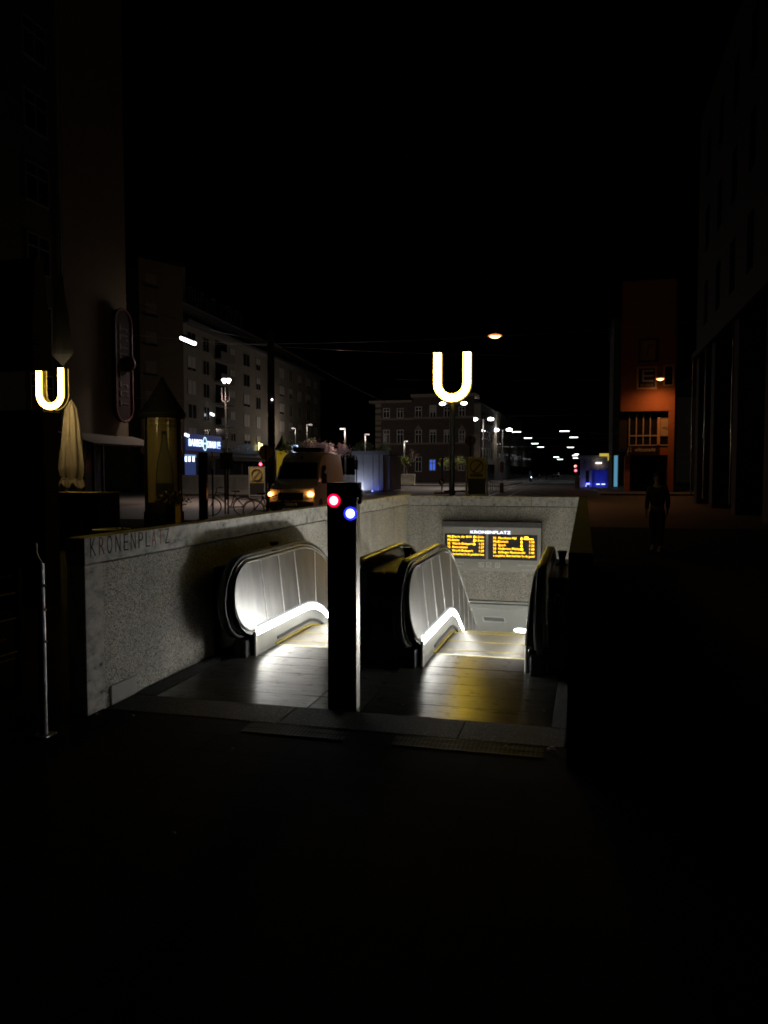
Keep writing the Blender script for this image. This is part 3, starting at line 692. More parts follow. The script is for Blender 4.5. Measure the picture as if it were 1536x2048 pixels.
# café chairs stacked behind the engraved wall
cf = proto('cafe_chair', 'dark metal café chair behind the engraved parapet, beside the planter', 'chair', 'dark café chairs behind the parapet')
g = MB(); g.box(-.21, -.2, .44, .21, .2, .465); g.build('seat', DARKM, cf, bevel=.005)
g = MB(); g.tube([(-.2, .2, .46), (-.2, .25, .86), (.2, .25, .86), (.2, .2, .46)], .012, 8)
for k in range(4): g.box(-.19, .215+.01*k, .54+.08*k, .19, .225+.01*k, .575+.08*k)
g.build('backrest', DARKM, cf)
for sx in (-1, 1):
    for sy in (-1, 1):
        g = MB(); g.tube([(sx*.19, sy*.18, .45), (sx*.22, sy*.22, 0)], .011, 8); g.build('leg', GALV, cf)
q = at(205, 1000, 12.5); cf.location = (q.x, q.y, 0); cf.rotation_euler.z = .5
for i, (px, d, rz, lb) in enumerate(((232, 13, -.4, 'dark metal café chair standing nearest the flower pedestal'), (190, 14.5, 2.2, 'dark metal café chair furthest from the parapet, turned away'))):
    q = at(px, 1000, d); dup(cf, (q.x, q.y, 0), rz, lb)
q = at(222, 1000, 14.2)
t = thing('cafe_table', (q.x, q.y, 0), 'small round dark table among the café chairs', 'table')
g = MB(); g.cyl(q.x, q.y, .72, .745, .34, n=28); g.build('tabletop', DARKM, t, bevel=.004)
g = MB(); g.cyl(q.x, q.y, .03, .72, .03); g.build('stem', DARKM, t); g = MB(); g.cyl(q.x, q.y, 0, .03, .22, .2); g.build('foot', DARKM, t)

# ================================================================ ADVERTISING COLUMNS
def adcolumn(px0, px1, ytop, yeave, ybase, d, label, poster):
    c = at((px0+px1)/2, 944, d); r = (px1-px0)/2*d/1560; c.z = 0
    zt = CAMH+(944-ytop)*d/1560; ze = CAMH+(944-yeave)*d/1560
    t = thing('advertising_column', c, label, 'advertising column', 'cylindrical advertising columns with cone roofs')
    g = MB(); g.lathe(c.x, c.y, [(r*.98, 0), (r, .02), (r, .5), (r*.96, .52)], 36); g.build('plinth', DARKM, t, smooth=True)
    g = MB(); g.lathe(c.x, c.y, [(r*.93, .52), (r*.93, ze-.05)], 40); g.build('drum', mat('column_dark', (.02, .022, .02), .4), t, smooth=True)
    g = MB(); g.lathe(c.x, c.y, [(r*1.10, ze-.16), (r*1.16, ze-.1), (r*1.18, ze), (r*.75, ze+(zt-ze)*.33), (r*.35, ze+(zt-ze)*.68), (.03, zt-.03), (.01, zt)], 36); g.build('roof', mat('roof_dark', (.010, .011, .010), .7) if poster else mat('roof_green', (.07, .09, .04), .6), t, smooth=True)
    return t, c, r, ze
t, c, r, ze = adcolumn(288, 366, 757, 830, 1040, 25, 'large advertising column whose yellow poster shows a wine bottle', True)
vd = math.atan2(-c.y, -c.x)       # angle facing camera
def curved(mb, a0, a1, z0, z1, rr, n=18):
    for k in range(n):
        q0 = vd+a0+(a1-a0)*k/n; q1 = vd+a0+(a1-a0)*(k+1)/n
        mb.quad((c.x+rr*math.cos(q0), c.y+rr*math.sin(q0), z0), (c.x+rr*math.cos(q1), c.y+rr*math.sin(q1), z0), (c.x+rr*math.cos(q1), c.y+rr*math.sin(q1), z1), (c.x+rr*math.cos(q0), c.y+rr*math.sin(q0), z1))
rp_ = r*.955; zl, zh = CAMH-(1006-944)*25/1560, CAMH+(944-834)*25/1560
g = MB(); curved(g, -.92, .78, zl, zh, rp_); g.build('poster', mat('poster_yellow', (.34, .27, .12), .16, 0, (.29, .23, .10), 2), t, smooth=True)
ca, sa = math.cos(vd), math.sin(vd); rdir = Vector((-sa, ca, 0))      # points to the left/right seen from the camera
sgn = 1 if rdir.dot(RT) > 0 else -1
def pc(px, py): # point on drum for a pixel
    u = (px-327)*25/1560; a = math.asin(max(-.98, min(.98, u/rp_)))*sgn; return vd+a, CAMH-(py-944)*25/1560
def drumpatch(mb, pts, rr):
    poly = []
    for px, py in pts:
        a, z_ = pc(px, py); poly.append((c.x+rr*math.cos(a), c.y+rr*math.sin(a), z_))
    mb.quad(*poly)
g = MB()
half = [(325, 868), (325, 885), (322, 902), (317, 925), (314, 950), (313.5, 1000)]
for i in range(len(half)-1):
    (a_, b_), (c_, d_) = half[i], half[i+1]
    L = 5
    for j in range(L):
        u0, u1 = j/L, (j+1)/L; f0 = lambda x: x+(658-2*x)*u0; f1 = lambda x: x+(658-2*x)*u1
        drumpatch(g, [(f0(c_), d_), (f1(c_), d_), (f1(a_), b_), (f0(a_), b_)], rp_+.006)
g.build('bottle_picture', mat('bottle_print', (.22, .20, .11), .2, 0, (.18, .165, .09), 2), t)
g = MB()
for j in range(5):
    u0, u1 = j/5, (j+1)/5
    for (xa, xb, ya, yb, dr) in ((312, 346, 968, 990, .010), (324, 334, 866, 873, .010)): drumpatch(g, [(xa+(xb-xa)*u0, yb), (xa+(xb-xa)*u1, yb), (xa+(xb-xa)*u1, ya), (xa+(xb-xa)*u0, ya)], rp_+dr)
for i in range(len(half)-1):
    (a_, b_), (c_, d_) = half[i], half[i+1]
    for f in (lambda x: x, lambda x: 658-x): drumpatch(g, [(f(c_)-.9, d_), (f(c_)+.9, d_), (f(a_)+.9, b_), (f(a_)-.9, b_)], rp_+.012)
g.build('bottle_label', mat('label_dark', (.03, .035, .03), .4), t)
g = MB()
def drumtext(body, px, py, size, width_px):
    tb = MB(); tb.text(body, size, (0, 0, 0), (1, 0, 0), (0, 0, 1), ext=.0015, width=width_px*25/1560)
    i = len(g.v)
    for v in tb.v:
        u = (px-327)*25/1560+v[0]; a = math.asin(max(-.97, min(.97, u/rp_)))*sgn+vd; rr = rp_+.01-v[1]
        g.v.append((c.x+rr*math.cos(a), c.y+rr*math.sin(a), CAMH-(py-944)*25/1560+v[2]))
    for f in tb.f: g.face([i+k for k in f])
drumtext('DEN GENUSS BEWUSST', 301, 849, .14, 50); drumtext('DES MITTELMEERS', 301, 859, .14, 50)
g.build('poster_text', mat('poster_print', (.10, .08, .04), .5), t)
for px in (293, 360):
    a, z_ = pc(px, 900); g = MB(); a = vd+sgn*(px-327)/39*1.25
    g.tube([(c.x+r*math.cos(a), c.y+r*math.sin(a), .5), (c.x+r*math.cos(a), c.y+r*math.sin(a), ze-.1)], .03, 8); g.build('edge_bar', DARKM, t)
t2, c2_, r2_, ze2 = adcolumn(553, 577, 872, 899, 1000, 75, 'small far advertising column plastered with glowing yellow posters, beside the van', False)
g = MB(); g.lathe(c2_.x, c2_.y, [(r2_*.97, .6), (r2_*.97, ze2-.2)], 30); g.build('poster', emi('poster_backlit', (.85, .55, .03), .2), t2, smooth=True)

# flower pedestal behind the wall, in front of the column
q = at(346, 1000, 15)
t = thing('flower_planter', (q.x, q.y, 0), 'ochre square pedestal planter with drooping red flowers in front of the bottle poster', 'planter')
z_ = CAMH-(1010-944)*15/1560; hw = 11*15/1560
g = MB(); g.box(q.x-hw, q.y-hw, 0, q.x+hw, q.y+hw, z_); g.build('pedestal', mat('ochre_wood', (.40, .26, .10), .6, 0, (.3, .19, .07), 3, stretch=(1, 1, 6)), t, bevel=.01)
LEAF = mat('leaf_dark', (.05, .07, .03), .6, 0, (.03, .045, .02), 6)
def leaves(mb, c, r, n, s, sc_=(1, 1, 1), seed=1, mats=1):
    rd = random.Random(seed)
    for _ in range(n):
        v = Vector((rd.gauss(0, 1), rd.gauss(0, 1), rd.gauss(0, 1))).normalized()*r*rd.random()**.45
        p = Vector(c)+Vector((v.x*sc_[0], v.y*sc_[1], v.z*sc_[2]))
        a = Vector((rd.uniform(-1, 1), rd.uniform(-1, 1), rd.uniform(-1, 1))).normalized(); b = a.cross(Vector((rd.uniform(-1, 1), rd.uniform(-1, 1), rd.uniform(-1, 1)))).normalized()
        k = s*rd.uniform(.6, 1.4); mb.cur = rd.randrange(mats)
        mb.quad(p-a*k, p-b*k*.45, p+a*k, p+b*k*.45)
FLR = mat('red_petal', (.30, .03, .05), .6)
g = MB(); leaves(g, (q.x, q.y, z_+.1), .28, 260, .035, (1.2, 1.2, .5), 3); g.build('foliage', LEAF, t)
g = MB(); leaves(g, (q.x, q.y, z_+.12), .34, 150, .025, (1.3, 1.2, .5), 4); g.build('flower', FLR, t)

# ================================================================ BUILDINGS
def facM(p, u, n):      # local x along facade, y out of the facade toward the viewer, z up
    u = Vector(u).normalized(); n = Vector(n).normalized()
    return Matrix(((u.x, n.x, 0, p[0]), (u.y, n.y, 0, p[1]), (0, 0, 1, 0), (0, 0, 0, 1)))
PANE = mat('dark_pane', (.012, .013, .016), .12, 0, (.008, .009, .012), 4)
def window(bd, M, x0, x1, z0, z1, fm, cross=True, blind=None, fw=.07, lit=None, fl=.42):
    g = MB(M); g.box(x0-fw, .0, z0-fw, x0, .07, z1+fw); g.box(x1, .0, z0-fw, x1+fw, .07, z1+fw); g.box(x0, 0, z1, x1, .07, z1+fw); g.box(x0, 0, z0-fw, x1, .10, z0)
    if cross:
        xm_ = (x0+x1)/2; g.box(xm_-fw/2, .0, z0, xm_+fw/2, .06, z1)
        zz = z1-(z1-z0)*fl*.8; g.box(x0, .0, zz, x1, .055, zz+fw)
    f = g.build('window', fm, bd)
    g = MB(M); g.quad((x0, .012, z0), (x1, .012, z0), (x1, .012, z1), (x0, .012, z1)); g.build('pane', lit or PANE, f)
    if blind: g = MB(M); g.box(x0, .013, z1-(z1-z0)*blind, x1, .04, z1); g.build('roller_blind', mat('blind_pale', (.45, .42, .4), .7), f)
# --- near left high building
XB = -25.0
ya, yb = atX(0, 900, XB).y, atX(258, 900, XB).y; ym_ = atX(135, 900, XB).y
bl = thing('apartment_building', (XB-4, yb, 0), 'tall unlit apartment block on the left with a windowless beige side strip', 'building')
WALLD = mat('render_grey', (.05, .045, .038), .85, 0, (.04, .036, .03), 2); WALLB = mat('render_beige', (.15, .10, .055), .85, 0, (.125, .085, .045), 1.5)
Mx = facM((XB, ya-14, 0), (0, 1, 0), (1, 0, 0)); L0 = ym_-ya+14; L1 = yb-ya+14
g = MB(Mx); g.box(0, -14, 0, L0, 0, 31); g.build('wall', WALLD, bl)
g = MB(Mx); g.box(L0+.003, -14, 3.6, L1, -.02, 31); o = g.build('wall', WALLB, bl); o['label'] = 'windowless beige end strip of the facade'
g = MB(Mx); g.box(L0+.01, -14, 0, L1-.01, -1.6, 3.58); g.build('shop_front', PANE, bl)
g = MB(Mx); g.prism([(L0-1, .0, 3.75), (L0-1, 2.2, 3.15), (L0-1, 2.2, 3.05), (L0-1, 0, 3.55)], (L1-L0+1.4, 0, 0)); g.build('awning', mat('awning_stripe', (.15, .11, .07), .8, 0, (.05, .04, .03), 5, stretch=(.3, 6, 6)), bl)
for k in range(7):
    g = MB(Mx); xx = L0+.2+k*(L1-L0-.4)/6; g.box(xx-.05, -1.59, 0, xx+.05, -1.5, 3.5); g.build('shop_mullion', DARKM, bl)
DF = mat('frame_dim', (.16, .15, .14), .6)
for fl in range(8):
    for k in range(5):
        x_ = L0-2.6-k*3.6; z_ = 4.6+fl*3.25
        if x_ > .5: window(bl, Mx, x_, x_+1.5, z_, z_+1.7, DF)
for k in range(2):
    g = MB(Mx); g.cyl(L0-.35-12*k, .1, 0, 30.5, .07); g.build('downpipe', GALV, bl)
# vertical neon frame sign
xs0, xs1 = atX(215, 740, XB).y-ya+14, atX(248, 740, XB).y-ya+14
zs0, zs1 = atX(232, 842, XB+.5).z, atX(228, 612, XB+.5).z
t = thing('shop_sign', (XB, ya-14+xs0, zs0), 'unlit red vertical shop sign with rounded ends on the beige strip', 'sign')
REDS = mat('sign_red', (.12, .01, .01), .6)
Ms = facM((XB+.25, ya-14, 0), (0, 1, 0), (1, 0, 0))
g = MB(Ms); xm_ = (xs0+xs1)/2; rw = (xs1-xs0)/2
ol = [(xm_+rw*math.cos(a*math.pi/10), 0, zs1-rw+rw*math.sin(a*math.pi/10)) for a in range(11)]+[(xm_-rw*math.cos(a*math.pi/10), 0, zs0+rw-rw*math.sin(a*math.pi/10)) for a in range(11)]
g.prism(ol, (0, .22, 0)); g.build('panel', mat('sign_back', (.025, .008, .006), .8, spec=.2), t)
g = MB(Ms); g.tube([(a, .25, b) for a, _, b in ol], .07, 6, closed=True); g.build('rim', REDS, t)
g = MB(Ms); rr_ = random.Random(5); hz = (zs1-zs0-2*rw)/9
for k in range(9):
    zc = zs0+rw+hz*(k+.5)
    g.box(xm_-.25*rw*2, .221, zc-hz*.3, xm_-.15*rw*2, .26, zc+hz*.3); g.box(xm_-.15*rw*2+.001, .221, zc+(.2 if k % 2 else -.1)*hz, xm_+.25*rw*2, .26, zc+(.3 if k % 2 else 0)*hz)
    if k % 3: g.box(xm_+.15*rw*2, .221, zc-hz*.3, xm_+.25*rw*2, .259, zc-.12*hz)
g.build('letter_strokes', mat('sign_letters', (.11, .07, .06), .7, spec=.2), t)
q = atX(257, 728, XB+.6)
t = thing('projecting_sign', (XB, q.y, q.z), 'small round projecting sign beside the red vertical sign', 'sign')
g = MB(Matrix.Translation((XB+.6, q.y, q.z)) @ Matrix.Rotation(R_(90), 4, 'X')); g.cyl(0, 0, -.08, .08, .42, n=24); g.build('disc', REDS, t, smooth=True)
g = MB(); g.tube([(XB, q.y, q.z), (XB+.25, q.y, q.z)], .03, 6); g.build('bracket', DARKM, t)
g = MB(); g.text('B', .55, (XB+.6, q.y-.085, q.z-.2), align='CENTER', ext=.004); g.build('letter', mat('sign_letters', (.11, .07, .06), .7, spec=.2), t)
# --- second building, mid left (285..370)
Y2 = 58.0; x0, x1, z0, z1 = rect(262, 540, 370, 985, Y2)
b2b = thing('apartment_building', (x0, Y2, 0), 'beige apartment building with shuttered windows behind the large advertising column', 'building')
q0, q1 = at(262, 944, 65.2), at(370, 944, 69.2); u2 = q1-q0; u2.z = 0; Wd = u2.length; n2 = Vector((-q1.x, -q1.y, 0)).normalized(); u2.normalize(); z1 = 19.6
M2 = facM((q0.x, q0.y, 0), u2, (n2.x, n2.y)) if 0 else Matrix(((u2.x, n2.x, 0, q0.x), (u2.y, n2.y, 0, q0.y), (0, 0, 1, 0), (0, 0, 0, 1)))
def on2(px, py):
    r = ray(px, py); nn = Vector((u2.y, -u2.x, 0)); tt = (Vector((q0.x, q0.y, 0))-CP).dot(nn)/r.dot(nn); p = CP+r*tt
    return (p-Vector((q0.x, q0.y, 0))).dot(u2), p.z
b2b.location = (q0.x, q0.y, 0); ORG[b2b.name] = Vector((q0.x, q0.y, 0))
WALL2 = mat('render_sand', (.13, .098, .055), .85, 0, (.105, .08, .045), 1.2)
g = MB(M2); g.box(1.0, -12, 0, Wd, 0, z1); g.build('wall', WALL2, b2b)
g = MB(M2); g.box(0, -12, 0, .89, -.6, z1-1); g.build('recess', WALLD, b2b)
g = MB(M2); g.box(.7, -12.3, z1+.002, Wd+.3, .3, z1+.35); g.build('roof', DARKM, b2b)
SHUT = mat('shutter', (.20, .165, .13), .8, 0, (.17, .14, .11), 3, stretch=(1, 1, 20))
for k, yy in enumerate((560, 618, 676, 735, 795, 850)):
    a0, c1 = on2(291, yy-14); a1, c0 = on2(313, yy+14)
    g = MB(M2); g.box(a0, .0, c0, a1, .03, c1); f = g.build('shutter', SHUT, b2b)
    g = MB(M2); g.box(a0-.1, 0, c0-.14, a1+.15, .16, c0-.01); g.build('window_sill', DARKM, b2b)
g = MB(M2); g.box(.95, .0, 0, Wd-.1, .05, 3.2); g.build('shop_front', PANE, b2b)
g = MB(M2); g.box(.95, .0, 3.3, Wd-.1, .4, 4.2); g.build('fascia', mat('fascia_red', (.14, .04, .04), .6), b2b)
# --- long row building
A = at(368, 944, 84); B = at(641, 944, 136); u = (B-A); u.z = 0; Lr = u.length; u.normalize(); nr_ = Vector((u.y, -u.x, 0))
if nr_.dot(Vector((-A.x, -A.y, 0))) < 0: nr_ = -nr_
br_ = thing('apartment_building', (A.x, A.y, 0), 'long six-storey grey row building with loggias and an unlit roof sign', 'building')
Mr = facM((A.x, A.y, 0), u, nr_)
WALL3 = mat('render_warm_grey', (.22, .195, .155), .85, 0, (.185, .16, .125), .8)
Ht = 20.0
g = MB(Mr); g.box(0, -14, 0, Lr, 0, 17.6); g.build('wall', WALL3, br_)
g = MB(Mr); g.box(-.3, -14.2, 17.605, Lr+.4, .9, 17.95); g.build('cornice', mat('cornice_grey', (.12, .12, .12), .6), br_)
g = MB(Mr); g.box(0, -12, 17.955, Lr-.5, -1.2, 19.75); g.build('attic', mat('attic_dark', (.05, .05, .055), .7), br_)
g = MB(Mr); g.box(-.2, -12.4, 19.755, Lr-.2, -.3, 20.05); g.build('roof', mat('roof_edge', (.24, .24, .24), .4, .5), br_)
FD = mat('frame_grey', (.22, .21, .19), .6); nfl = 5
cols = [1.2, 5.2, 13.0, 17.5, 22, 26.5, 31.5, 36.0, 40.5, 45, 49.5, 54, 58.5]
cols = [c_ for c_ in cols if c_ < Lr-2]; nw = 0
for fl in range(nfl):
    for k, xx in enumerate(cols):
        z_ = 5.0+fl*2.6; wd = 1.5 if k % 3 else 2.0
        rd = random.Random(fl*31+k)
        window(br_, Mr, xx, xx+wd, z_, z_+1.5, FD, cross=True, blind=(rd.choice([None, .5, None, .8, 1.0]) if k != 1 else None), fw=.09, fl=0)
for fl in range(nfl):
    z_ = 4.5+fl*2.6
    g = MB(Mr); g.box(8.3, .003, z_, 12.4, .9, z_+.16); g.box(8.3, .82, z_+.165, 12.4, .9, z_+.95); g.build('balcony', mat('balcony_slab', (.16, .15, .14), .7), br_)
    g = MB(Mr); g.box(8.6, .002, z_+.17, 12.1, .03, z_+2.3); g.build('loggia_door', PANE, br_)
g = MB(Mr)
g.box(.2, .0, .0, Lr-.3, .12, 3.6); g.build('shop_front', mat('shop_dark', (.02, .02, .024), .3), br_)
g = MB(Mr); g.box(9, .12, 3.0, Lr-3, 2.0, 3.3); g.build('awning', mat('shop_awning', (.07, .05, .05), .8), br_)
for k in range(12):
    g = MB(Mr); xx = 3+k*(Lr-6)/11; g.box(xx, .122, 0, xx+.35, .3, 3.0); g.build('shop_pillar', mat('shop_pillar', (.13, .12, .11), .7), br_)
g = MB(Mr)
for k in range(11):
    xx = 2.2+k*1.55+(1.2 if k > 5 else 0); g.box(xx, -1.0, 20.5, xx+.18, -.9, 22.4); g.box(xx+.18, -1.0, 20.5+(1.7 if k % 2 else .0), xx+.95, -.9, 20.7+(1.7 if k % 2 else 0)); g.box(xx+.78, -1.0, 20.71+(0 if k % 3 else .8), xx+.95, -.9, 22.19)
g.build('roof_sign', mat('unlit_letters', (.05, .05, .055), .5), br_)
# barber shop sign and window
def onrow(px, py, off=.3):
    r = ray(px, py); o = Vector((A.x, A.y, 0))+nr_*off; tt = (o-CP).dot(nr_)/r.dot(nr_); return CP+r*tt
def rowx(p): return (p-Vector((A.x, A.y, 0))).dot(u)
q0, q1 = onrow(377, 888), onrow(440, 888)
t = thing('barber_sign', (q0.x, q0.y, q0.z), 'blue-white glowing barber shop sign at the foot of the row building', 'shop sign')
xa, xb = rowx(q0), rowx(q1); zc = onrow(408, 893).z
g = MB(Mr); g.box(xa-.5, .13, zc-.55, xb+.5, .28, zc+1.3); g.build('fascia', emi('fascia_halo_blue', (.05, .12, .6), .12), t)  # fascia glows faintly in place of the letters' blue halo on it
SGN = emi('barber_white', (.50, .66, 1), 3.2); wv_ = (xb-xa)
g = MB(Mr); g.text('BARBER', 1.15, (xa, .31, zc-.05), (1, 0, 0), (0, 0, 1), ext=.02, off=-.012, width=wv_*.42)
g.text('DRAUI 155', 1.15, (xa+wv_*.57, .31, zc-.12), (1, 0, 0), (0, 0, 1), ext=.02, off=-.012, width=wv_*.43)
g.build('letters', SGN, t)
g = MB(Mr); cx_ = xa+wv_*.495; g.tube([(cx_+.45*math.cos(k*math.pi/10), .32, zc+.3+.75*math.sin(k*math.pi/10)) for k in range(20)], .04, 5, closed=True); g.box(cx_-.7, .31, zc+.25, cx_+.7, .35, zc+.42)
g.build('emblem', emi('emblem_glow', (.5, .75, .9), 2.0), t)
q0, q1 = onrow(368, 906), onrow(394, 906); z0_, z1_ = onrow(380, 926).z, onrow(380, 908).z
t = thing('shop_window', (q0.x, q0.y, 1), 'blue lit shop window below the barber sign', 'shop window')
g = MB(Mr); g.box(rowx(q0), .125, 1.0, rowx(q1), .16, z1_); g.build('pane', emi('window_blue', (.05, .09, .30), .35), t)
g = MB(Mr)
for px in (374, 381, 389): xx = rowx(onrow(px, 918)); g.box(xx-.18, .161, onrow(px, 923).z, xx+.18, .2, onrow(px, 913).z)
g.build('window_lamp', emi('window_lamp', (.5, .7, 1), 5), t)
g = MB(Mr); g.box(rowx(q0), .161, z1_-.35, rowx(q1), .18, z1_-.08); g.build('light_band', emi('band_blue', (.25, .35, .9), .8), t)
qd = onrow(458, 899); t = thing('shop_sign', (qd.x, qd.y, qd.z), 'unlit black shop fascia with five widely spaced pale capitals, right of the barber sign', 'sign')
g = MB(Mr); xx = rowx(qd); xe = rowx(onrow(515, 899)); g.box(xx-.8, .13, qd.z-.5, xe+.6, .3, qd.z+.9); g.build('fascia', mat('shop_dark', (.02, .02, .024), .3), t)
g = MB(Mr); g.text('DERYA', .8, (xx+.5, .33, qd.z-.1), (1, 0, 0), (0, 0, 1), ext=.01, width=(xe-xx)*.8); g.build('letters', mat('dim_letters', (.35, .36, .38), .5), t)
for (px, py, w_, h_, nm, lb, col) in ((518, 893, .25, 1.1, 'shop_lamp', 'small glowing yellow lantern bar at the right end of the shop fronts', (1, .85, .35)), (523, 890, .35, .35, 'shop_lamp', 'small round yellow lamp right of the yellow lantern bar', (1, .8, .4)),
        (424, 828, .9, .28, 'window_reflection', 'pair of tiny white lamp reflections in an upper window above the barber sign', (.9, .95, 1)), (373, 869.5, .9, .3, 'window_reflection', 'two tiny white lamp reflections above the left end of the barber sign', (.9, .95, 1))):
    q = onrow(px, py, .5); t = thing(nm, q, lb, 'lamp'); xx = rowx(q)
    g = MB(Mr)
    if nm == 'shop_lamp': g.box(xx-w_/2, .45, q.z-h_/2, xx+w_/2, .6, q.z+h_/2)
    else: g.box(xx-w_/2, .45, q.z-h_/2, xx-.12, .6, q.z+h_/2); g.box(xx+.12, .45, q.z-h_/2-.08, xx+w_/2, .6, q.z+h_/2-.08)  # lamp reflections in the window glass, built as small glowing boxes
    g.build('bulb', emi('glow_'+nm, col, 3), t); g = MB(Mr); g.box(xx-.05, .1, q.z+h_/2+.002, xx+.05, .55, q.z+h_/2+.08); g.build('bracket', DARKM, t)
q = at(588, 905, 110); t = thing('shop_sign', (q.x, q.y, 0), 'small bluish white glowing letter C on a pole behind the van', 'sign')
g = MB(Matrix.Translation(q) @ Matrix.Rotation(YAW, 4, 'Z')); g.text('C', 1.5, (-.45, -.1, 0), ext=.04, off=.03); g.build('letter', emi('c_glow', (.5, .7, 1), 3), t)
g = MB(); g.cyl(q.x, q.y+.1, 0, q.z+.5, .06); g.build('pole', DARKM, t)
# --- brick building
YBr = 118; x0, x1, z0, z1 = rect(751, 806, 826, 970, YBr)
BRICK = slabs('dark_brick', (.26, .085, .055), (.20, .06, .042), (.12, .09, .08), 2.0, .5, .15, .85, .015, .2, .3)
bk = thing('brick_building', (x0, YBr, 0), 'dark red brick building with white cross-barred windows beyond the tram junction', 'building')
Mb = facM((x0, YBr, 0), (1, 0, 0), (0, -1, 0))
g = MB(Mb); g.box(0, -14, 0, x1-x0, 0, z1); g.build('wall', BRICK, bk)
X2a, X2b, _, z2 = rect(826, 794, 948, 970, YBr-1.2)
g = MB(Mb); sk_ = Vector((X2b, YBr-1.2, 0)).normalized()*16; A0, B0 = X2a-x0, X2b-x0
g.rings([[(A0, 1.2, 0), (B0, 1.2, 0), (B0+sk_.x, 1.2-sk_.y, 0), (A0, 1.2-sk_.y, 0)], [(A0, 1.2, z2), (B0, 1.2, z2), (B0+sk_.x, 1.2-sk_.y, z2), (A0, 1.2-sk_.y, z2)]]); g.build('wall', BRICK, bk)
TRIM = mat('sandstone_trim', (.30, .25, .2), .8)
g = MB(Mb); g.box(-.9, -14.3, z1+.003, x1-x0-.05, .6, z1+.35); g.build('cornice', TRIM, bk)
g = MB(Mb); g.box(X2a-x0-.3, -3, z2+.003, X2b-x0+.2, 1.6, z2+.5); g.build('cornice', TRIM, bk)
g = MB(Mb); g.prism([(0, .3, z1+.36), (0, -6, z1+3.2), (0, -14, z1+.36)], (x1-x0-.1, 0, 0)); g.build('roof', mat('slate', (.03, .03, .033), .7), bk)
for yy in (888, 838):
    zz = atY(790, yy, YBr).z
    g = MB(Mb); g.box(.0, .003, zz-.15, x1-x0, .15, zz+.12); g.build('string_course', TRIM, bk)
    g = MB(Mb); g.box(X2a-x0, 1.203, zz-.15, X2b-x0, 1.35, zz+.12); g.build('string_course', TRIM, bk)
g = MB(Mb)
for k in range(14): g.box(.002, .003, .6*k*1.5, .9, .08, .6*k*1.5+.55)
g.build('quoin', TRIM, bk)
WF = mat('window_white', (.62, .62, .6), .6)
Mb2 = Mb @ Matrix.Translation((0, 1.2, 0))
for (cx, y0_, y1_) in [(773, 818, 835), (800.5, 818, 835), (773, 861, 886), (800.5, 861, 886)]:
    a0, a1, c0, c1 = rect(cx-5.2, y0_, cx+5.2, y1_, YBr); window(bk, Mb, a0-x0, a1-x0, c0, c1, WF, fw=.12)
for (cx, y0_, y1_, bl_, lit) in [(837, 815, 834, None, None), (866, 812, 834, .6, None), (894.5, 815, 834, None, None), (924, 815, 834, None, None), (837, 861, 886, None, None), (866, 861, 886, .15, None), (894.5, 861, 886, .2, None), (924, 861, 886, None, None), (837, 915, 942, None, None), (865, 920, 940, None, 1), (894, 918, 939, None, None), (922.5, 919, 940, None, None)]:
    a0, a1, c0, c1 = rect(cx-5.2, y0_, cx+5.2, y1_, YBr-1.2); window(bk, Mb2, a0-x0, a1-x0, c0, c1, WF, fw=.12, blind=bl_, lit=emi('blue_tv', (.04, .10, .55), 1.2) if lit else None)
    if bl_ is None and y0_ == 861: g = MB(Mb2); g.prism([(a0-x0-.1, 0, c1+.2), (a1-x0+.1, 0, c1+.2), ((a0+a1)/2-x0, 0, c1+.9)], (0, .15, 0)); g.build('window_pediment', TRIM, bk)
# --- orange building on the right with its market
YO = 66; x0, x1, z0, z1 = rect(1243, 560, 1352, 986, YO)
ob = thing('orange_building', (x0, YO, 0), 'orange rendered corner building with a glazed bay above a supermarket entrance', 'building')
no_ = Vector((-x0, -YO, 0)).normalized(); Mo = Matrix(((1, no_.x, 0, x0), (0, no_.y, 0, YO), (0, 0, 1, 0), (0, 0, 0, 1)))
ORA = mat('render_orange', (.40, .14, .055), .8, 0, (.34, .115, .045), 1.5)
def O(px0, py0, px1, py1, Y=YO): a, b, c, d = rect(px0, py0, px1, py1, Y); return a-x0, b-x0, c, d
a0, a1, c0, c1 = O(1243, 560, 1352, 822)
g = MB(Mo); g.box(a0, -10, c0, a1, 0, c1); g.build('wall', ORA, ob)
b0_, b1_, d0, d1 = O(1256, 895, 1352, 910)
g = MB(Mo); g.box(b0_, -10, d0, a1, -.3, d1); g.build('wall', ORA, ob)
p0_, p1_, _, _ = O(1336, 822, 1352, 986)
g = MB(Mo); g.box(p0_, -10, 0, a1, -.02, c0-.003); g.build('pillar', ORA, ob)
p2, p3, _, _ = O(1243, 900, 1260, 986)
g = MB(Mo); g.box(p2+.25, -9, 0, p3, -.7, d0-.003); g.build('pillar', ORA, ob)
g = MB(Mo); g.box(p3+.003, -9.5, 0, p0_-.003, -3.0, d0-.003); g.build('shop_front', PANE, ob)
# bay glazing
w0, w1, e0, e1 = O(1259, 827, 1339, 889)
GLB = mat('bay_glass', (.02, .018, .016), .15); FO = mat('bay_frame', (.55, .45, .36), .5)
g = MB(Mo); g.quad((w0, -.5, e0), (w1, -.5, e0), (w1, -.5, e1), (w0, -.5, e1)); g.build('pane', GLB, ob)
g = MB(Mo); g.box(w0-.8, -9.9, e0-.3, p0_-.01, -.52, c0-.004); g.build('bay_interior', mat('bay_dark', (.03, .02, .015), .8), ob)
zt_ = O(1259, 871, 1339, 872)[2]
for px in (1259, 1273, 1287, 1301, 1338.5):
    g = MB(Mo); xx = O(px, 850, px+1, 851)[0]; g.box(xx-.04, -.5, e0, xx+.04, -.4, e1); g.build('mullion', FO, ob)
g = MB(Mo); g.box(w0-.04, -.5, e0-.08, w1+.04, -.38, e0); g.build('transom', FO, ob)
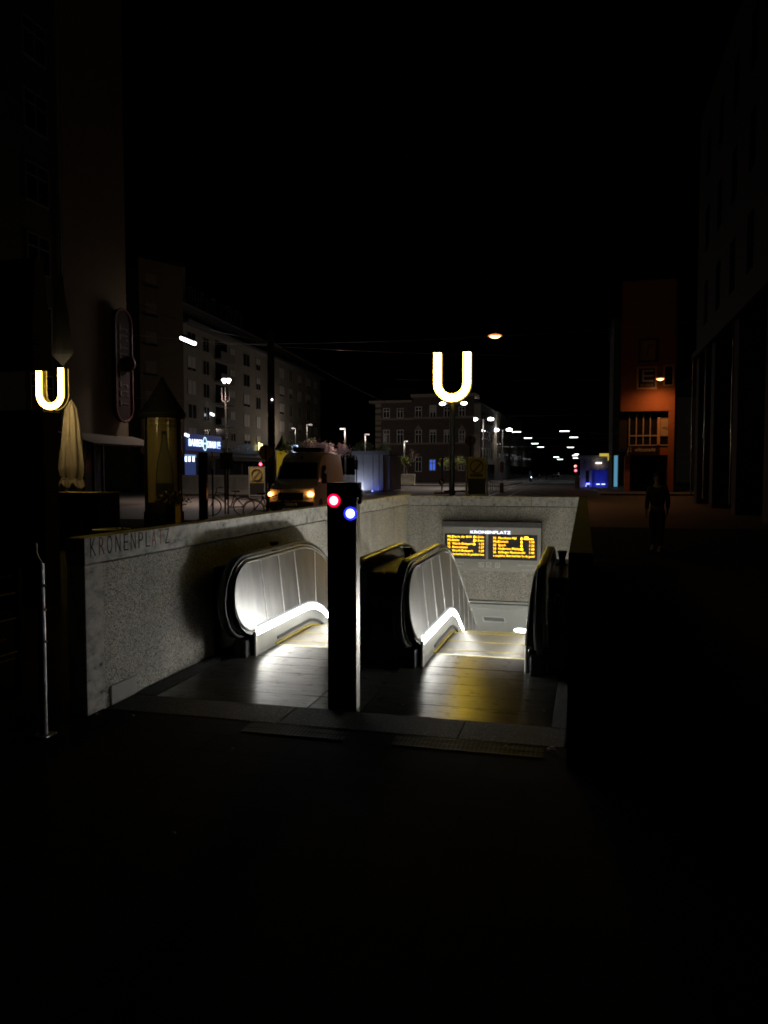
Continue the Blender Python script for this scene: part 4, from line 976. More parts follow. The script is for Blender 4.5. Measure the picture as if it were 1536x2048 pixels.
g = MB(Mo); g.box(w0, -.5, zt_, w1, -.395, zt_+.1); g.build('transom', FO, ob)
xx, x_b, _, _ = O(1315, 830, 1320.5, 889); g = MB(Mo); g.box(xx, -.5, e0, x_b, -.3, e1-.3); g.build('bay_column', mat('bay_column', (.75, .40, .2), .6), ob)
xx, x_b, c_, d_ = O(1321.5, 834, 1338, 869); g = MB(Mo); g.box(xx, -.49, c_, x_b, -.44, d_); g.build('roller_blind', mat('blind_warm', (.5, .38, .25), .8, 0, (.42, .31, .2), 3, stretch=(9, 1, 1)), ob)
# supermarket letters
s0, s1, f0, f1 = O(1256, 893, 1320, 904.5)
t = thing('shop_sign', (x0+s0, YO, f0), 'dark fascia with white lower-case supermarket lettering above the entrance', 'sign')
g = MB(Mo); g.box(s0, -.298, f0, s1, -.2, f1); g.build('fascia', mat('fascia_brown', (.035, .015, .012), .5), t)
g = MB(Mo); xx, x_b, c_, d_ = O(1270, 896, 1311, 903); g.text('erlönsmarkt', .42, (xx, -.195, c_+.02), (1, 0, 0), (0, 0, 1), ext=.006, off=.008, width=x_b-xx); g.build('letters', mat('sign_cream', (.7, .66, .6), .5), t)
g = MB(Mo); xx, x_b, c_, d_ = O(1256.5, 895.5, 1261.5, 903.5); g.tube([(xx, -.19, c_), (x_b, -.19, c_), (x_b, -.19, d_), (xx, -.19, d_)], .03, 5, closed=True); g.build('logo_frame', mat('sign_cream', (.7, .66, .6), .5), t)
# framed signs on the orange facade
def framed(px0, py0, px1, py1, label, fr, inner, extra, cat='sign'):
    a, b, c_, d_ = O(px0, py0, px1, py1); t = thing('framed_sign', (x0+a, YO, c_), label, cat)
    g = MB(Mo); k = .16
    g.box(a, .003, c_, a+k, .14, d_); g.box(b-k, .003, c_, b, .14, d_); g.box(a+k, .003, d_-k, b-k, .14, d_); g.box(a+k, .003, c_, b-k, .14, c_+k); g.build('frame', fr, t)
    g = MB(Mo); g.box(a+k, .003, c_+k, b-k, .06, d_-k); g.build('face', inner, t)
    extra(t, a+k, b-k, c_+k, d_-k)
def e_logo(t, a, b, c_, d_):
    g = MB(Mo); h_ = d_-c_; w_ = b-a; z3 = c_+h_*.30
    g.cur = 0; g.box(a+w_*.22, .062, z3, a+w_*.34, .08, d_-h_*.08)
    for k in range(3): g.box(a+w_*.341, .062, z3+k*h_*.265, a+w_*.92, .08, z3+k*h_*.265+h_*.085)
    g.build('letter', mat('sign_faint', (.75, .70, .72), .5), t)
    g = MB(Mo); g.text('EDEKA', h_*.2, (a+w_*.12, .075, c_+h_*.04), (1, 0, 0), (0, 0, 1), ext=.005, width=w_*.78); g.build('lettering', mat('sign_yellowish', (.85, .55, .2), .5), t)
def fig(t, a, b, c_, d_):
    g = MB(Mo); xm_ = (a+b)/2; zm_ = (c_+d_)/2; h_ = d_-c_
    g.tube([(xm_-.05, .075, zm_-h_*.28), (xm_, .075, zm_), (xm_-.02, .075, zm_+h_*.1), (xm_+.15, .075, zm_+h_*.22)], .03, 5)
    g.tube([(xm_+.2+.16*math.cos(k*.63), .075, zm_+h_*.22+.16*math.sin(k*.63)) for k in range(10)], .02, 5, closed=True); g.tube([(xm_, .075, zm_-h_*.05), (xm_-.22, .075, zm_-h_*.32)], .03, 5)
    g.build('line_figure', mat('figure_dark', (.03, .02, .015), .5), t)
FRY = mat('frame_ochre', (.85, .50, .22), .5)
framed(1273, 733, 1314, 779, 'dark square sign with a large barred letter E in an ochre frame', FRY, mat('face_dark', (.04, .02, .018), .4), e_logo)
framed(1277, 677, 1315, 725, 'dim ochre poster with a thin line drawing, above the letter E sign', mat('frame_dimbrown', (.10, .07, .05), .5), mat('face_ochre', (.50, .26, .10), .5), fig, 'poster')
a, b, c_, d_ = O(1330, 733, 1345, 769); window(ob, Mo, a, b, c_, d_, FRY, cross=False, fw=.13)
# --- right near dark building
XD = 6.0; y_a, y_b = 12.0, 47.0
rb = thing('office_building', (XD+4, 30, 0), 'huge unlit building with tall stone pilasters filling the right edge', 'building')
Md = facM((XD, y_a, 0), (0, 1, 0), (-1, 0, 0))
WD_ = mat('stone_dark', (.020, .015, .011), .75, 0, (.015, .011, .008), 1.2, spec=.2)
Ld = y_b-y_a
g = MB(Md); g.box(0, -15, 8.2, Ld, 0, 21); g.build('wall', WD_, rb)
g = MB(Md); g.box(0, -15, 0, Ld, -1.2, 8.2); g.build('glass_front', PANE, rb)
g = MB(Md); g.box(-.1, .0, 8.0, Ld, .25, 8.3); g.build('ledge', WD_, rb)
for k, yy in enumerate([Ld-.6, Ld-6.0, Ld-12, Ld-18, Ld-24, Ld-30, 1]):
    g = MB(Md); g.box(yy-.5, -1.19, 0, yy+.5, -.02, 8.19); g.build('pilaster', WD_, rb)
for px in (1383, 1408, 1462):
    yy = atX(px, 900, XD-.1).y-y_a
    g = MB(Md); g.tube([(yy, .10, .4), (yy, .10, 8.0)], .045, 10); g.build('downpipe', mat('pipe_metal', (.45, .42, .36), .15, 1), rb, smooth=True)
for fl in range(3):
    for k in range(9): 
        xx = 1.5+k*3.7; g = MB(Md); g.box(xx, .0, 9.4+fl*3.8, xx+1.2, .012, 11.6+fl*3.8); g.build('window', PANE, rb)
g = MB(Md); g.box(0, -.02, 0, Ld, .12, 1.0) if 0 else g.box(Ld-5.4, -1.18, .9, Ld-1.2, -1.0, 1.15); g.build('sill', WD_, rb)
# --- slender tower edge left of the orange building
x0t, x1t, _, z1t = rect(1226, 640, 1241, 970, 92)
tb_ = thing('tower_block', (x0t, 92, 0), 'narrow grey tower edge behind the orange building', 'building')
g = MB(); g.box(x0t, 92, 0, x1t+6, 106, z1t); g.build('wall', WALLD, tb_); g = MB(); g.box(x0t-.2, 91.8, z1t+.002, x1t+6.2, 106.2, z1t+.4); g.build('roof', DARKM, tb_)
# --- dark street fronts on the far left side of the street
rdm = random.Random(11)
labs = ['dark four-storey house at the near left corner of the far street', 'dark house with a pale shop front further down the far street', 'unlit narrow house further still on the left of the far street', 'last dim block on the left of the far street']
Mst = None
yy = 128
for i, lb in enumerate(labs):
    Ls = 22+6*i; xh = -16.5; hgt = 11+rdm.random()*4
    hb_ = thing('town_house', (xh, yy, 0), lb, 'building', 'dark houses along the far street')
    Mh = facM((xh, yy, 0), (0, 1, 0), (1, 0, 0))
    g = MB(Mh); g.box(0, -12, 0, Ls-1, 0, hgt); g.build('wall', WALL3, hb_); g = MB(Mh); g.prism([(0, .4, hgt), (0, -6, hgt+3.5), (0, -12.4, hgt)], (Ls-1, 0, 0)); g.build('roof', _m['slate'], hb_)
    for fl in range(3):
        for k in range(5): g = MB(Mh); xx = 1.5+k*(Ls-4)/5; g.box(xx, .0, 4+fl*3, xx+1.2, .04, 5.7+fl*3); g.build('window', PANE, hb_)
    g = MB(Mh); g.box(.5, .0, .2, Ls-1.5, .05, 3); g.build('shop_front', mat('pale_front', (.2, .21, .22), .5) if i == 1 else PANE, hb_)
    yy += Ls+2
labs = ['dark house at the near right of the far street, behind the kiosk', 'middle dark house on the right of the far street', 'last dim house on the right of the far street']
yy = 126
for i, lb in enumerate(labs):
    Ls = 30+6*i; xh = 9.5
    hb_ = thing('town_house', (xh, yy, 0), lb, 'building', 'dark houses along the far street')
    Mh = facM((xh, yy+Ls, 0), (0, -1, 0), (-1, 0, 0))
    g = MB(Mh); g.box(0, -12, 0, Ls-1, 0, 13); g.build('wall', WALL3, hb_); g = MB(Mh); g.prism([(0, .4, 13), (0, -6, 16), (0, -12.4, 13)], (Ls-1, 0, 0)); g.build('roof', _m['slate'], hb_)
    for fl in range(3):
        for k in range(5): g = MB(Mh); xx = 1.5+k*(Ls-4)/5; g.box(xx, .0, 4+fl*3, xx+1.2, .04, 5.7+fl*3); g.build('window', PANE, hb_)
    yy += Ls+2

# low plaza walls
def lowwall(px0, px1, yt, yb, Y, lab):
    a, b, c_, d_ = rect(px0, yt, px1, yb, Y)
    t = thing('low_wall', (a, Y, 0), lab, 'wall', 'low pale concrete walls on the square')
    g = MB(); g.box(a, Y, 0, b, Y+.4, d_-.16); g.build('wall_panel', AGG, t); g = MB(); g.box(a-.02, Y-.03, d_-.158, b+.02, Y+.43, d_); g.build('coping', mat('coping_pale', (.6, .56, .5), .7), t)
    g = MB(); g.box(a, Y-.5, 0, b, Y-.02, .34); g.build('seat_step', mat('coping_pale', (.6, .56, .5), .7), t)
lowwall(362, 520, 950, 990, 56, 'long low concrete wall behind the bicycle and the dark stele')
lowwall(686, 712, 950, 972, 70, 'short piece of low wall between the van and the white pavilion')
lowwall(779, 829, 948, 968, 92, 'low concrete wall right of the white pavilion')

# ================================================================ PAVILION AND KIOSK
YK = 66; x0, x1, z0, z1 = rect(710, 902, 778, 984, YK); xk = atY(766, 940, YK).x
t = thing('pavilion', (x0, YK, 0), 'white boxy pavilion washed with blue light, left of the brick building', 'pavilion')
KW = slabs('pavilion_panel', (.62, .63, .64), (.55, .56, .58), (.3, .3, .3), 1.0, .9, .22, .5, .02, .1, .1)
g = MB(); g.box(x0, YK, .1, xk, YK+5, z1-.35); g.build('wall', KW, t); g = MB(); g.box(xk+.003, YK+.3, .1, x1, YK+4.6, z1-.4); g.build('wall', KW, t)
g = MB(); g.box(x0-.25, YK-.25, z1-.349, x1+.1, YK+5.2, z1); g.build('roof', mat('roof_pale', (.4, .41, .42), .5), t)
for px in (726, 745, 757, 765.5):
    g = MB(); xx = atY(px, 940, YK).x; g.box(xx-.03, YK-.035, .1, xx+.03, YK-.002, z1-.36); g.build('mullion', GALV, t)
g = MB(); g.box(x0, YK-.01, 0, xk, YK+.1, .099); g.build('plinth', DARKM, t)
g = MB()
for k, (px, w_) in enumerate(((722, .25), (742, .5), (757, .35))):
    pass
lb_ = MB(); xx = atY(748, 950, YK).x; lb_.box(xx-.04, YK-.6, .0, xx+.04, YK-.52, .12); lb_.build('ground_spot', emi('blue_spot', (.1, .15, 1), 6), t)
light('SPOT', (xx, YK-.8, .2), 16, (.16, .22, 1), t, .05, (R_(118), 0, 0), R_(120), 'blue_uplight')
light('SPOT', (xx-1.6, YK-1.2, .2), 150, (.66, .72, 1), t, .1, (R_(122), 0, R_(-4)), R_(130), 'blue_uplight')
YK2 = 84; x0, x1, z0, z1 = rect(1160, 911, 1217, 975, YK2)
t = thing('kiosk', (x0, YK2, 0), 'kiosk with deep blue light and a yellow sign bracket, left of the orange building', 'kiosk')
GB = mat('kiosk_grey', (.22, .21, .23), .5)
xm_ = atY(1184, 940, YK2).x
g = MB(); g.box(x0, YK2, .1, xm_, YK2+4, z1-1.5); g.build('wall', GB, t); g = MB(); g.box(x0, YK2-.1, z1-1.49, x1, YK2+4, z1-.3); g.build('fascia', mat('fascia_collage', (.25, .22, .22), .5, 0, (.05, .05, .06), 1.6), t)
g = MB(); g.box(x0-.2, YK2-.3, z1-.299, x1+.2, YK2+4.2, z1); g.build('roof', GALV, t)
g = MB(); g.box(xm_+.003, YK2+.5, .1, x1, YK2+.55, z1-1.5); g.build('back_curtain', mat('curtain_blue', (.10, .12, .6), .7, 0, (.03, .04, .3), 3, stretch=(6, 1, .2)), t)
light('SPOT', ((xm_+x1)/2, YK2-.6, .25), 26, (.10, .16, 1), t, .1, (R_(115), 0, 0), R_(140), 'blue_uplight')
light('SPOT', ((xm_+x0)/2, YK2-1.2, .25), 30, (.3, .32, 1), t, .1, (R_(115), 0, 0), R_(130), 'blue_uplight')
a, b, c_, d_ = rect(1171.5, 942, 1178, 966, YK2); g = MB(); g.box(a, YK2-.04, .1, b, YK2-.002, d_); g.build('door', PANE, t)
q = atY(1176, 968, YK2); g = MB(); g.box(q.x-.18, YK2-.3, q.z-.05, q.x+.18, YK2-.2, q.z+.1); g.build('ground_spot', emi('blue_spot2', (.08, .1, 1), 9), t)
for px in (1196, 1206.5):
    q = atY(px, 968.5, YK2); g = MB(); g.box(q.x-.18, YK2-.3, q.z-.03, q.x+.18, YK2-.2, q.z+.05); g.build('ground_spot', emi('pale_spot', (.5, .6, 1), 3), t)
YB_ = emi('sign_yellow', (.8, .62, .08), .7); g = MB(); a, b, c_, d_ = rect(1199, 907, 1217.5, 921, YK2-.4)
g.box(a, YK2-.42, d_-.28, b-.12, YK2-.36, d_); g.box(b-.1, YK2-.42, c_, b, YK2-.36, d_); g.build('yellow_bracket', YB_, t)
q = atY(1197.5, 926, YK2-.4); g = MB(); g.box(q.x-.28, YK2-.5, q.z-.05, q.x+.28, YK2-.3, q.z+.05); g.build('lamp', emi('kiosk_lamp', (1, .85, .7), 6), t)
a, b, c_, d_ = rect(1228, 911, 1235, 968, 78)
t = thing('banner', (a, 78, 0), 'tall narrow banner glowing pale cyan beside the orange building', 'banner')
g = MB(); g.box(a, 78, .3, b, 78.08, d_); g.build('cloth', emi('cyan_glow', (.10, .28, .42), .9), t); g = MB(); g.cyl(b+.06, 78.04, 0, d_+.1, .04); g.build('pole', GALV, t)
a, b, c_, d_ = rect(1149.5, 952, 1159.5, 973, 82)
t = thing('parcel_locker', (a, 82, 0), 'small pale cabinet with orange front at the left foot of the kiosk', 'cabinet')
g = MB(); g.box(a, 82, 0, b, 82.6, d_); g.build('body', mat('cab_pale', (.4, .36, .28), .6), t, bevel=.02); g = MB(); g.box(a+.25, 81.97, .3, b-.05, 81.998, .75); g.build('door', mat('cab_orange', (.5, .2, .08), .6), t)

# ================================================================ LAMPS
WL = emi('lamp_white', (1, .97, .93), 16); WL2 = emi('lamp_white_small', (.95, .97, 1), 9); OL = emi('lamp_sodium', (1, .48, .20), 9)
WIRE = mat('wire', (.30, .29, .28), .4, .7)
def wire(p, q, sag=.3, r=.012, name='overhead_wire', label='', n=10):
    p, q = Vector(p), Vector(q); g = MB()
    g.tube([p.lerp(q, k/n)+Vector((0, 0, -sag*4*(k/n)*(1-k/n))) for k in range(n+1)], r, 5)
    return tag(g.build(name, WIRE, base=p), label, 'wire', 'overhead tram and lamp wires')
# sodium lamps hung over the road
for (px, py, d, pw, lab) in ((990, 671, 43, 2000, 'large orange sodium lamp hanging above the U sign'), (1320.5, 757, 60.5, 400, 'orange sodium lamp hanging in front of the orange building')):
    c = at(px, py, d); t = thing('hanging_lamp', c, lab, 'street lamp', 'orange lamps hung on wires over the road'); s_ = .34 if d < 50 else .30
    g = MB(); g.lathe(c.x, c.y, [(.02, c.z+.34), (.09, c.z+.3), (.12, c.z+.12), (s_, c.z+.04), (s_*1.02, c.z+.02)], 20); g.build('hood', DARKM, t, smooth=True)
    g = MB(); g.lathe(c.x, c.y, [(s_*.98, c.z+.018), (s_*.85, c.z-.06), (s_*.45, c.z-.13), (.02, c.z-.15)], 20); g.build('bulb', OL, t, smooth=True)
    g = MB(); g.lathe(c.x, c.y, [(s_*1.0, c.z+.016), (s_*1.12, c.z-.01), (s_*1.12, c.z-.03), (s_*.9, c.z-.055)], 20); g.build('orange_halo', emi('sodium_halo', (1, .26, .06), 1.1), t, smooth=True)  # outer ring made to glow as the orange halo round the bulb
    light('SPOT', (c.x, c.y, c.z-.2), pw, (1, .40, .12), t, .2, (0, 0, 0), R_(158 if d < 50 else 168)).data.spot_blend = 1.0
    wire((c.x-22, c.y+3, c.z+.9), (c.x+14, c.y+2, c.z+.8), .5, .008, label='thin wire carrying the '+('nearer' if d < 50 else 'farther')+' sodium lamp')
# tilted white tube lamp left
c0, c1 = at(363, 676, 47), at(389, 687, 44.5)
t = thing('hanging_lamp', c0.lerp(c1, .5), 'slanted white tube lamp high in front of the row building', 'street lamp')
g = MB(); g.tube([c0, c1], .11, 10); g.build('tube', emi('tube_white', (1, .93, .87), 12), t, smooth=True); g = MB(); g.tube([c0+Vector((0, 0, .17)), c1+Vector((0, 0, .17))], .10, 8); g.build('housing', DARKM, t)
light('SPOT', c0.lerp(c1, .5)-Vector((0, 0, .2)), 800, (1, .84, .76), t, .3, (0, 0, 0), R_(145))
wire(c0+Vector((-10, 0, 1.2)), c1+Vector((24, 18, 1.0)), .6, .012, label='wire carrying the slanted tube lamp')
# row of fixtures down the street
row_l = [(1033, 863.5, 17), (1056, 876, 15), (1070, 887, 13), (1081.5, 894, 12)]
row_r = [(1129, 862, 18), (1147.5, 874.5, 16), (1141, 894.5, 13), (1112.5, 914, 11), (1120, 918.5, 11), (1150, 911, 11), (1151, 916, 10), (1153, 908, 9)]
first = proto('suspended_lamp', 'x', 'street lamp', 'white lamps hung in rows over the far street')
g = MB(); g.box(-.5, -.14, -.05, .5, .14, .0); g.build('light_panel', WL2, first); g = MB(); g.box(-.52, -.16, .002, .52, .16, .1); g.build('housing', DARKM, first)
k = 0
for nm, row in (('left', row_l), ('right', row_r)):
    for i, (px, py, wpx) in enumerate(row):
        d = 7.0*1560/(944-py); d = min(d, 330); c = at(px, py, d); sc__ = wpx*d/1560
        lb = f'{ORD[i]} white lamp of the {nm} row over the far street, counted from the nearest'
        o = first if k == 0 else dup(first, (0, 0, 0)); k += 1
        o.location = c; o['label'] = lb; o.scale = (sc__, sc__*.8, sc__*.8)
        if i < 3: light('SPOT', c-Vector((0, 0, .3)), 220, (.85, .92, 1), None, .4, (0, 0, 0), R_(150), 'street_lamp_light')
# double-headed lamps on poles
def dbl(px, xa, xb, ya, yb_, ybase, d, label, pw=500, grp='tall lamp posts with two heads'):
    c = at(px, 944, d); c.z = 0; t = thing('lamp_post', c, label, 'lamp post', grp)
    A_, B_ = at(xa, ya, d), at(xb, yb_, d); zz = max(A_.z, B_.z)
    g = MB(); g.cyl(c.x, c.y, 0, zz-.1, .11, .06); g.build('pole', GALV, t, smooth=True)
    g = MB(); g.tube([A_+Vector((0, 0, .1)), (c.x, c.y, zz-.15), B_+Vector((0, 0, .1))], .04, 6); g.build('arm', GALV, t)
    for q in (A_, B_):
        g = MB(); g.ball(q, .34*d/100+.06, 10, (1, 1, .5)); g.build('lamp_head', WL, t, smooth=True)
    if pw: light('SPOT', (c.x, c.y-1, zz-.4), pw, (1, .82, .68), t, .6, (0, 0, 0), R_(160))
dbl(906, 885, 928, 807.5, 806.5, 960, 93, 'two-headed lamp post whose lights flank the foot of the big U', 2800)
dbl(966, 949.5, 981.5, 838.5, 838, 960, 120, 'two-headed lamp post right of the U sign pole', 500)
dbl(1004.5, 992, 1018.5, 860, 859.5, 960, 150, 'two-headed lamp post farthest down the street', 300)
# candelabra left
c = at(453, 944, 49); c.z = 0; t = thing('lamp_post', c, 'ornate candelabra lamp post in front of the row building', 'lamp post')
zt_ = at(453, 765, 49).z
g = MB(); g.cyl(c.x, c.y, 0, zt_-.9, .10, .05); g.build('pole', DARKM, t, smooth=True)
g = MB()
for k in range(4):
    a_ = k*math.pi/2+.4; g.tube([(c.x, c.y, zt_-1.3), (c.x+.22*math.cos(a_), c.y+.22*math.sin(a_), zt_-1.15), (c.x+.24*math.cos(a_), c.y+.24*math.sin(a_), zt_-.35)], .03, 6)
g.build('arm', DARKM, t)
for k, px in enumerate((448.5, 457)):
    q = at(px, 761, 49); g = MB(); g.lathe(q.x, q.y, [(.05, q.z-.18), (.18, q.z+.05), (.10, q.z+.12)], 14); g.build('lantern', emi('lantern_pink', (1, .82, .80), 7), t, smooth=True)
light('POINT', (c.x, c.y-.6, zt_-.5), 40, (1, .82, .70), t, .3); light('SPOT', (c.x, c.y-.5, zt_-.6), 2400, (1, .68, .52), t, .3, (0, 0, 0), R_(130))
# slim plaza lamps
def slim(px, ytop, ybase, d, side, label, lit=1.2):
    c = at(px, 944, d); c.z = 0; zt_ = at(px, ytop, d).z; t = thing('lamp_post', c, label, 'lamp post', 'slim angled lamp posts on the square')
    g = MB(); g.cyl(c.x, c.y, 0, zt_, .10, .075); g.build('pole', mat('pole_pale', (.12, .12, .115), .5, .3), t, smooth=True)
    g = MB(); g.box(c.x+min(0, side), c.y-.12, zt_-.02, c.x+max(0, side), c.y+.12, zt_+.08); g.build('arm', GALV, t)
    g = MB(); g.box(c.x+side*.35 if side > 0 else c.x+side, c.y-.1, zt_-.06, c.x+side if side > 0 else c.x+side*.35, c.y+.1, zt_-.022); g.build('lamp_head', emi('slim_glow', (1, .95, .88), .6), t)
    light('POINT', (c.x+side, c.y-.2, zt_-.4), 240 if d > 100 else 460 if d < 78 else 200, (1, .85, .72), t, .2)
slim(614, 850, 985, 106, .75, 'slim angled lamp post above the green bush behind the van')
slim(592, 857, 985, 112, -.6, 'slim angled lamp post left of the green bush behind the van')
slim(691, 858, 985, 75, -.5, 'slim lamp post behind the rear end of the van')
slim(730, 869, 985, 88, .5, 'slim lamp post above the white pavilion')
slim(808, 883, 985, 98, .5, 'slim lamp post in front of the brick left wing')

# ================================================================ MASTS AND WIRES
c = at(543.5, 944, 36); c.z = 0; zt_ = at(543, 668, 36).z
t = thing('catenary_mast', c, 'thick black catenary mast standing left of the van', 'mast')
g = MB(); g.cyl(c.x, c.y, 0, zt_, .17, .155); g.build('shaft', mat('mast_black', (.012, .012, .013), .6), t, smooth=True)
g = MB(); g.cyl(c.x, c.y, 0, .5, .24); g.build('base', _m['mast_black'], t)
q = at(550, 801, 36); g = MB(); g.ball((q.x+.02, c.y-.2, q.z), .045, 8); g.build('marker_lamp', emi('marker', (1, .95, .9), 5), t)
mast_top = Vector((c.x, c.y, zt_-.4))
p = lambda x, y, d: at(x, y, d)
g = MB(); c = at(925, 944, 84); zt2 = at(925, 833, 84).z
for i, (a_, b_, sg, lb) in enumerate([(p(920, 832, 90), p(1180, 829, 90), .1, 'bright overhead wire starting at the lamp arm right of the U'),
    (p(940, 863, 70), p(1240, 860, 70), .3, 'overhead wire crossing to the orange building at window height'), (p(940, 870, 100), p(1240, 876, 100), .2, 'lower overhead wire crossing the far street'),
    (p(800, 865, 66), p(1010, 878, 66), .3, 'overhead wire sloping across the brick building'), (p(900, 893, 150), p(1230, 890, 150), .2, 'distant overhead wire below the lamp rows'),
    (mast_top, p(940, 863, 70), .6, 'overhead wire from the black mast toward the junction'), (p(985, 903, 180), p(1220, 902, 180), .2, 'most distant overhead wire'), (mast_top, p(250, 590, 60), .5, 'overhead wire from the black mast toward the left facades'),
    (p(260, 795, 55), p(372, 800, 55), .05, 'thin wire in front of the beige building'), (p(1180, 868, 66), p(1352, 850, 62), .2, 'thin wire in front of the glazed bay')]):
    wire(a_, b_, sg, .010*(1+(a_-CP).length/60), label=lb)

# ================================================================ STELE, SIGNS, TRAFFIC LIGHTS
a, b, c_, d_ = rect(397, 905, 413, 1045, 25.5)
t = thing('info_stele', (a, 25.5, 0), 'flat black stele in front of the low wall, left of the bicycle', 'stele')
g = MB(); g.box(a, 25.5, .06, b, 25.62, d_); g.build('panel', BLACK, t, bevel=.01); g = MB(); g.box(a-.05, 25.45, 0, b+.05, 25.67, .058); g.build('base', DARKM, t)
a, b, c_, d_ = rect(440, 905, 465, 938, 30)
t = thing('street_sign', ((a+b)/2, 30, 0), 'back of a dark rectangular traffic sign on twin posts above the bicycle', 'sign')
g = MB(); g.box(a, 30, c_, b, 30.03, d_); g.build('panel', mat('sign_back_dark', (.03, .026, .02), .6), t, bevel=.01)
for px in (449.5, 455.5):
    q = atY(px, 944, 30.06).x; g = MB(); g.cyl(q, 30.07, 0, d_, .035); g.build('post', DARKM, t)
q = at(425, 944, 31); zt_ = at(425, 903, 31).z; t = thing('bollard_pole', (q.x, q.y, 0), 'thin pole with a yellow upper half right of the black stele', 'pole')
g = MB(); g.cyl(q.x, q.y, 0, CAMH+.1, .035); g.build('shaft', DARKM, t); g = MB(); g.cyl(q.x, q.y, CAMH+.102, zt_, .03); g.build('upper_shaft', mat('pole_yellow', (.5, .42, .1), .5), t)
def roundsign(px, py, rpx, d, label, base=True, m=None, two=False):
    c = at(px, py, d); t = thing('round_sign', (c.x, c.y, 0), label, 'sign'); r = rpx*d/1560
    g = MB(Matrix.Translation(c) @ Matrix.Rotation(YAW, 4, 'Z') @ Matrix.Rotation(R_(90), 4, 'X')); g.cyl(0, 0, -.02, .02, r, n=32); g.build('disc', m, t, smooth=True)
    if two:
        g = MB(Matrix.Translation(c) @ Matrix.Rotation(YAW, 4, 'Z')); g.box(-.04, -.03, -r*.95, .04, -.022, r*.95); g.build('clamp_rail', DARKM, t)
    g = MB(); g.cyl(c.x, c.y+.07, 0, c.z+r*.9, .035); g.build('post', DARKM, t)
    return t, c, r
roundsign(531.5, 904, 14.5, 33, 'back of a round beige traffic sign in front of the black mast', m=mat('disc_beige', (.36, .30, .17), .6, 0, (.3, .24, .13), 3), two=True)
roundsign(940.5, 881, 11, 31, 'back of a dim round traffic sign right of the U sign pole', m=mat('disc_ochre', (.20, .15, .05), .6), two=True)
t, c, r = roundsign(883, 964, 6.3, 60, 'small dark round keep-right sign with a pale arrow on a barrier foot', m=mat('disc_blueblack', (.02, .03, .06), .5))
g = MB(Matrix.Translation(c) @ Matrix.Rotation(YAW, 4, 'Z')); g.prism([(-.12, -.03, .12), (-.06, -.03, .14), (.06, -.03, -.02), (.10, -.03, .04), (.13, -.03, -.14), (-.05, -.03, -.11), (.02, -.03, -.06)], (0, .006, 0)); g.build('arrow', WHITE, t)
for (xa, xb, py, d, lb) in ((868, 911, 986, 58, 'low dark barrier foot under the keep-right sign'), (888, 935, 982.5, 62, 'low dark barrier rail behind the U sign pole')):
    q0, q1 = at(xa, py, d), at(xb, py, d); tag(MB().tube([q0, q1], .06, 8).build('barrier_foot', DARKM, base=q0), lb, 'barrier', smooth) if 0 else tag(MB().tube([q0, q1], .07, 8).build('barrier_foot', DARKM, base=q0), lb, 'barrier')
# framed yellow advert boards
def board(px0, px1, y0_, y1_, ysplit, Y, label, bright):
    a, b, c_, d_ = rect(px0, y0_, px1, y1_, Y); zs_ = atY((px0+px1)/2, ysplit, Y).z
    t = thing('advert_board', ((a+b)/2, Y, 0), label, 'advert board', 'yellow advert boards in metal frames')
    for xx in (a-.05, b+.05):
        g = MB(); g.cyl(xx, Y, 0, d_+.06, .035); g.build('post', GALV, t)
    g = MB(); g.box(a, Y-.03, c_-.04, b, Y+.03, c_); g.box(a, Y-.03, d_, b, Y+.03, d_+.04); g.build('frame', GALV, t)
    g = MB(); g.box(a, Y-.02, zs_, b, Y+.02, d_); g.build('poster', mat('board_yellow%d' % bright, (.50, .38, .03) if bright else (.26, .22, .07), .4, 0, (.42, .30, .02) if bright else (.22, .18, .05), 3), t)
    g = MB(); g.box(a, Y-.02, c_, b, Y+.02, zs_-.003); g.build('lower_panel', mat('board_black', (.015, .014, .012), .4), t)
    xm_ = (a+b)/2; zm_ = (zs_+d_)/2; r = min(b-a, d_-zs_)*.36
    g = MB(); g.tube([(xm_+r*math.cos(k*math.pi/12), Y-.03, zm_+.05+r*math.sin(k*math.pi/12)) for k in range(24)], r*.10, 5, closed=True)
    g.prism([(xm_-r*.75, Y-.03, zm_-r*.6), (xm_-r*.5, Y-.03, zm_-r*.8), (xm_+r*.8, Y-.03, zm_+r*.75), (xm_+r*.6, Y-.03, zm_+r*.9)], (0, .01, 0)); g.build('emblem', mat('board_print', (.10, .07, .03), .5), t)
    g = MB(); g.box(a+.08, Y-.026, zs_+.06, b-.08, Y-.021, zs_+.16); g.build('text_bar', _m['board_print'], t)
board(500, 528, 935, 990, 966, 46, 'dim yellow framed advert board left of the black mast, behind the bicycle', 0)
board(936, 971, 916, 988, 957, 27, 'yellow framed advert board just behind the far parapet, right of the U pole', 1)
# traffic lights
def tlight(px, py, d, label, red=True, h=.8, s=1.0):
    c = at(px, py, d); t = thing('traffic_light', (c.x, c.y, 0), label, 'traffic light', 'traffic lights around the junction')
    g = MB(); g.cyl(c.x, c.y+.14, 0, c.z+h*.6, .05); g.build('pole', DARKM, t); g = MB(); g.box(c.x-.14*s, c.y-.1, c.z-h*.7, c.x+.14*s, c.y+.1, c.z+.2*s); g.build('housing', DARKM, t, bevel=.02)
    g = MB(Matrix.Translation((c.x, c.y-.105, c.z)) @ Matrix.Rotation(R_(90), 4, 'X')); g.cyl(0, 0, 0, .02, .09*s, n=16); g.build('red_lens', emi('red_lens', (1, .06, .10), 9) if red else mat('lens_off', (.08, .02, .02), .3), t)
tlight(522.5, 928.5, 50, 'red traffic light glowing left of the black mast')
tlight(1151.5, 941, 80, 'red traffic light left of the blue-lit kiosk', s=1.3)
tlight(712, 925, 62, 'unlit traffic light at the left edge of the white pavilion', False)
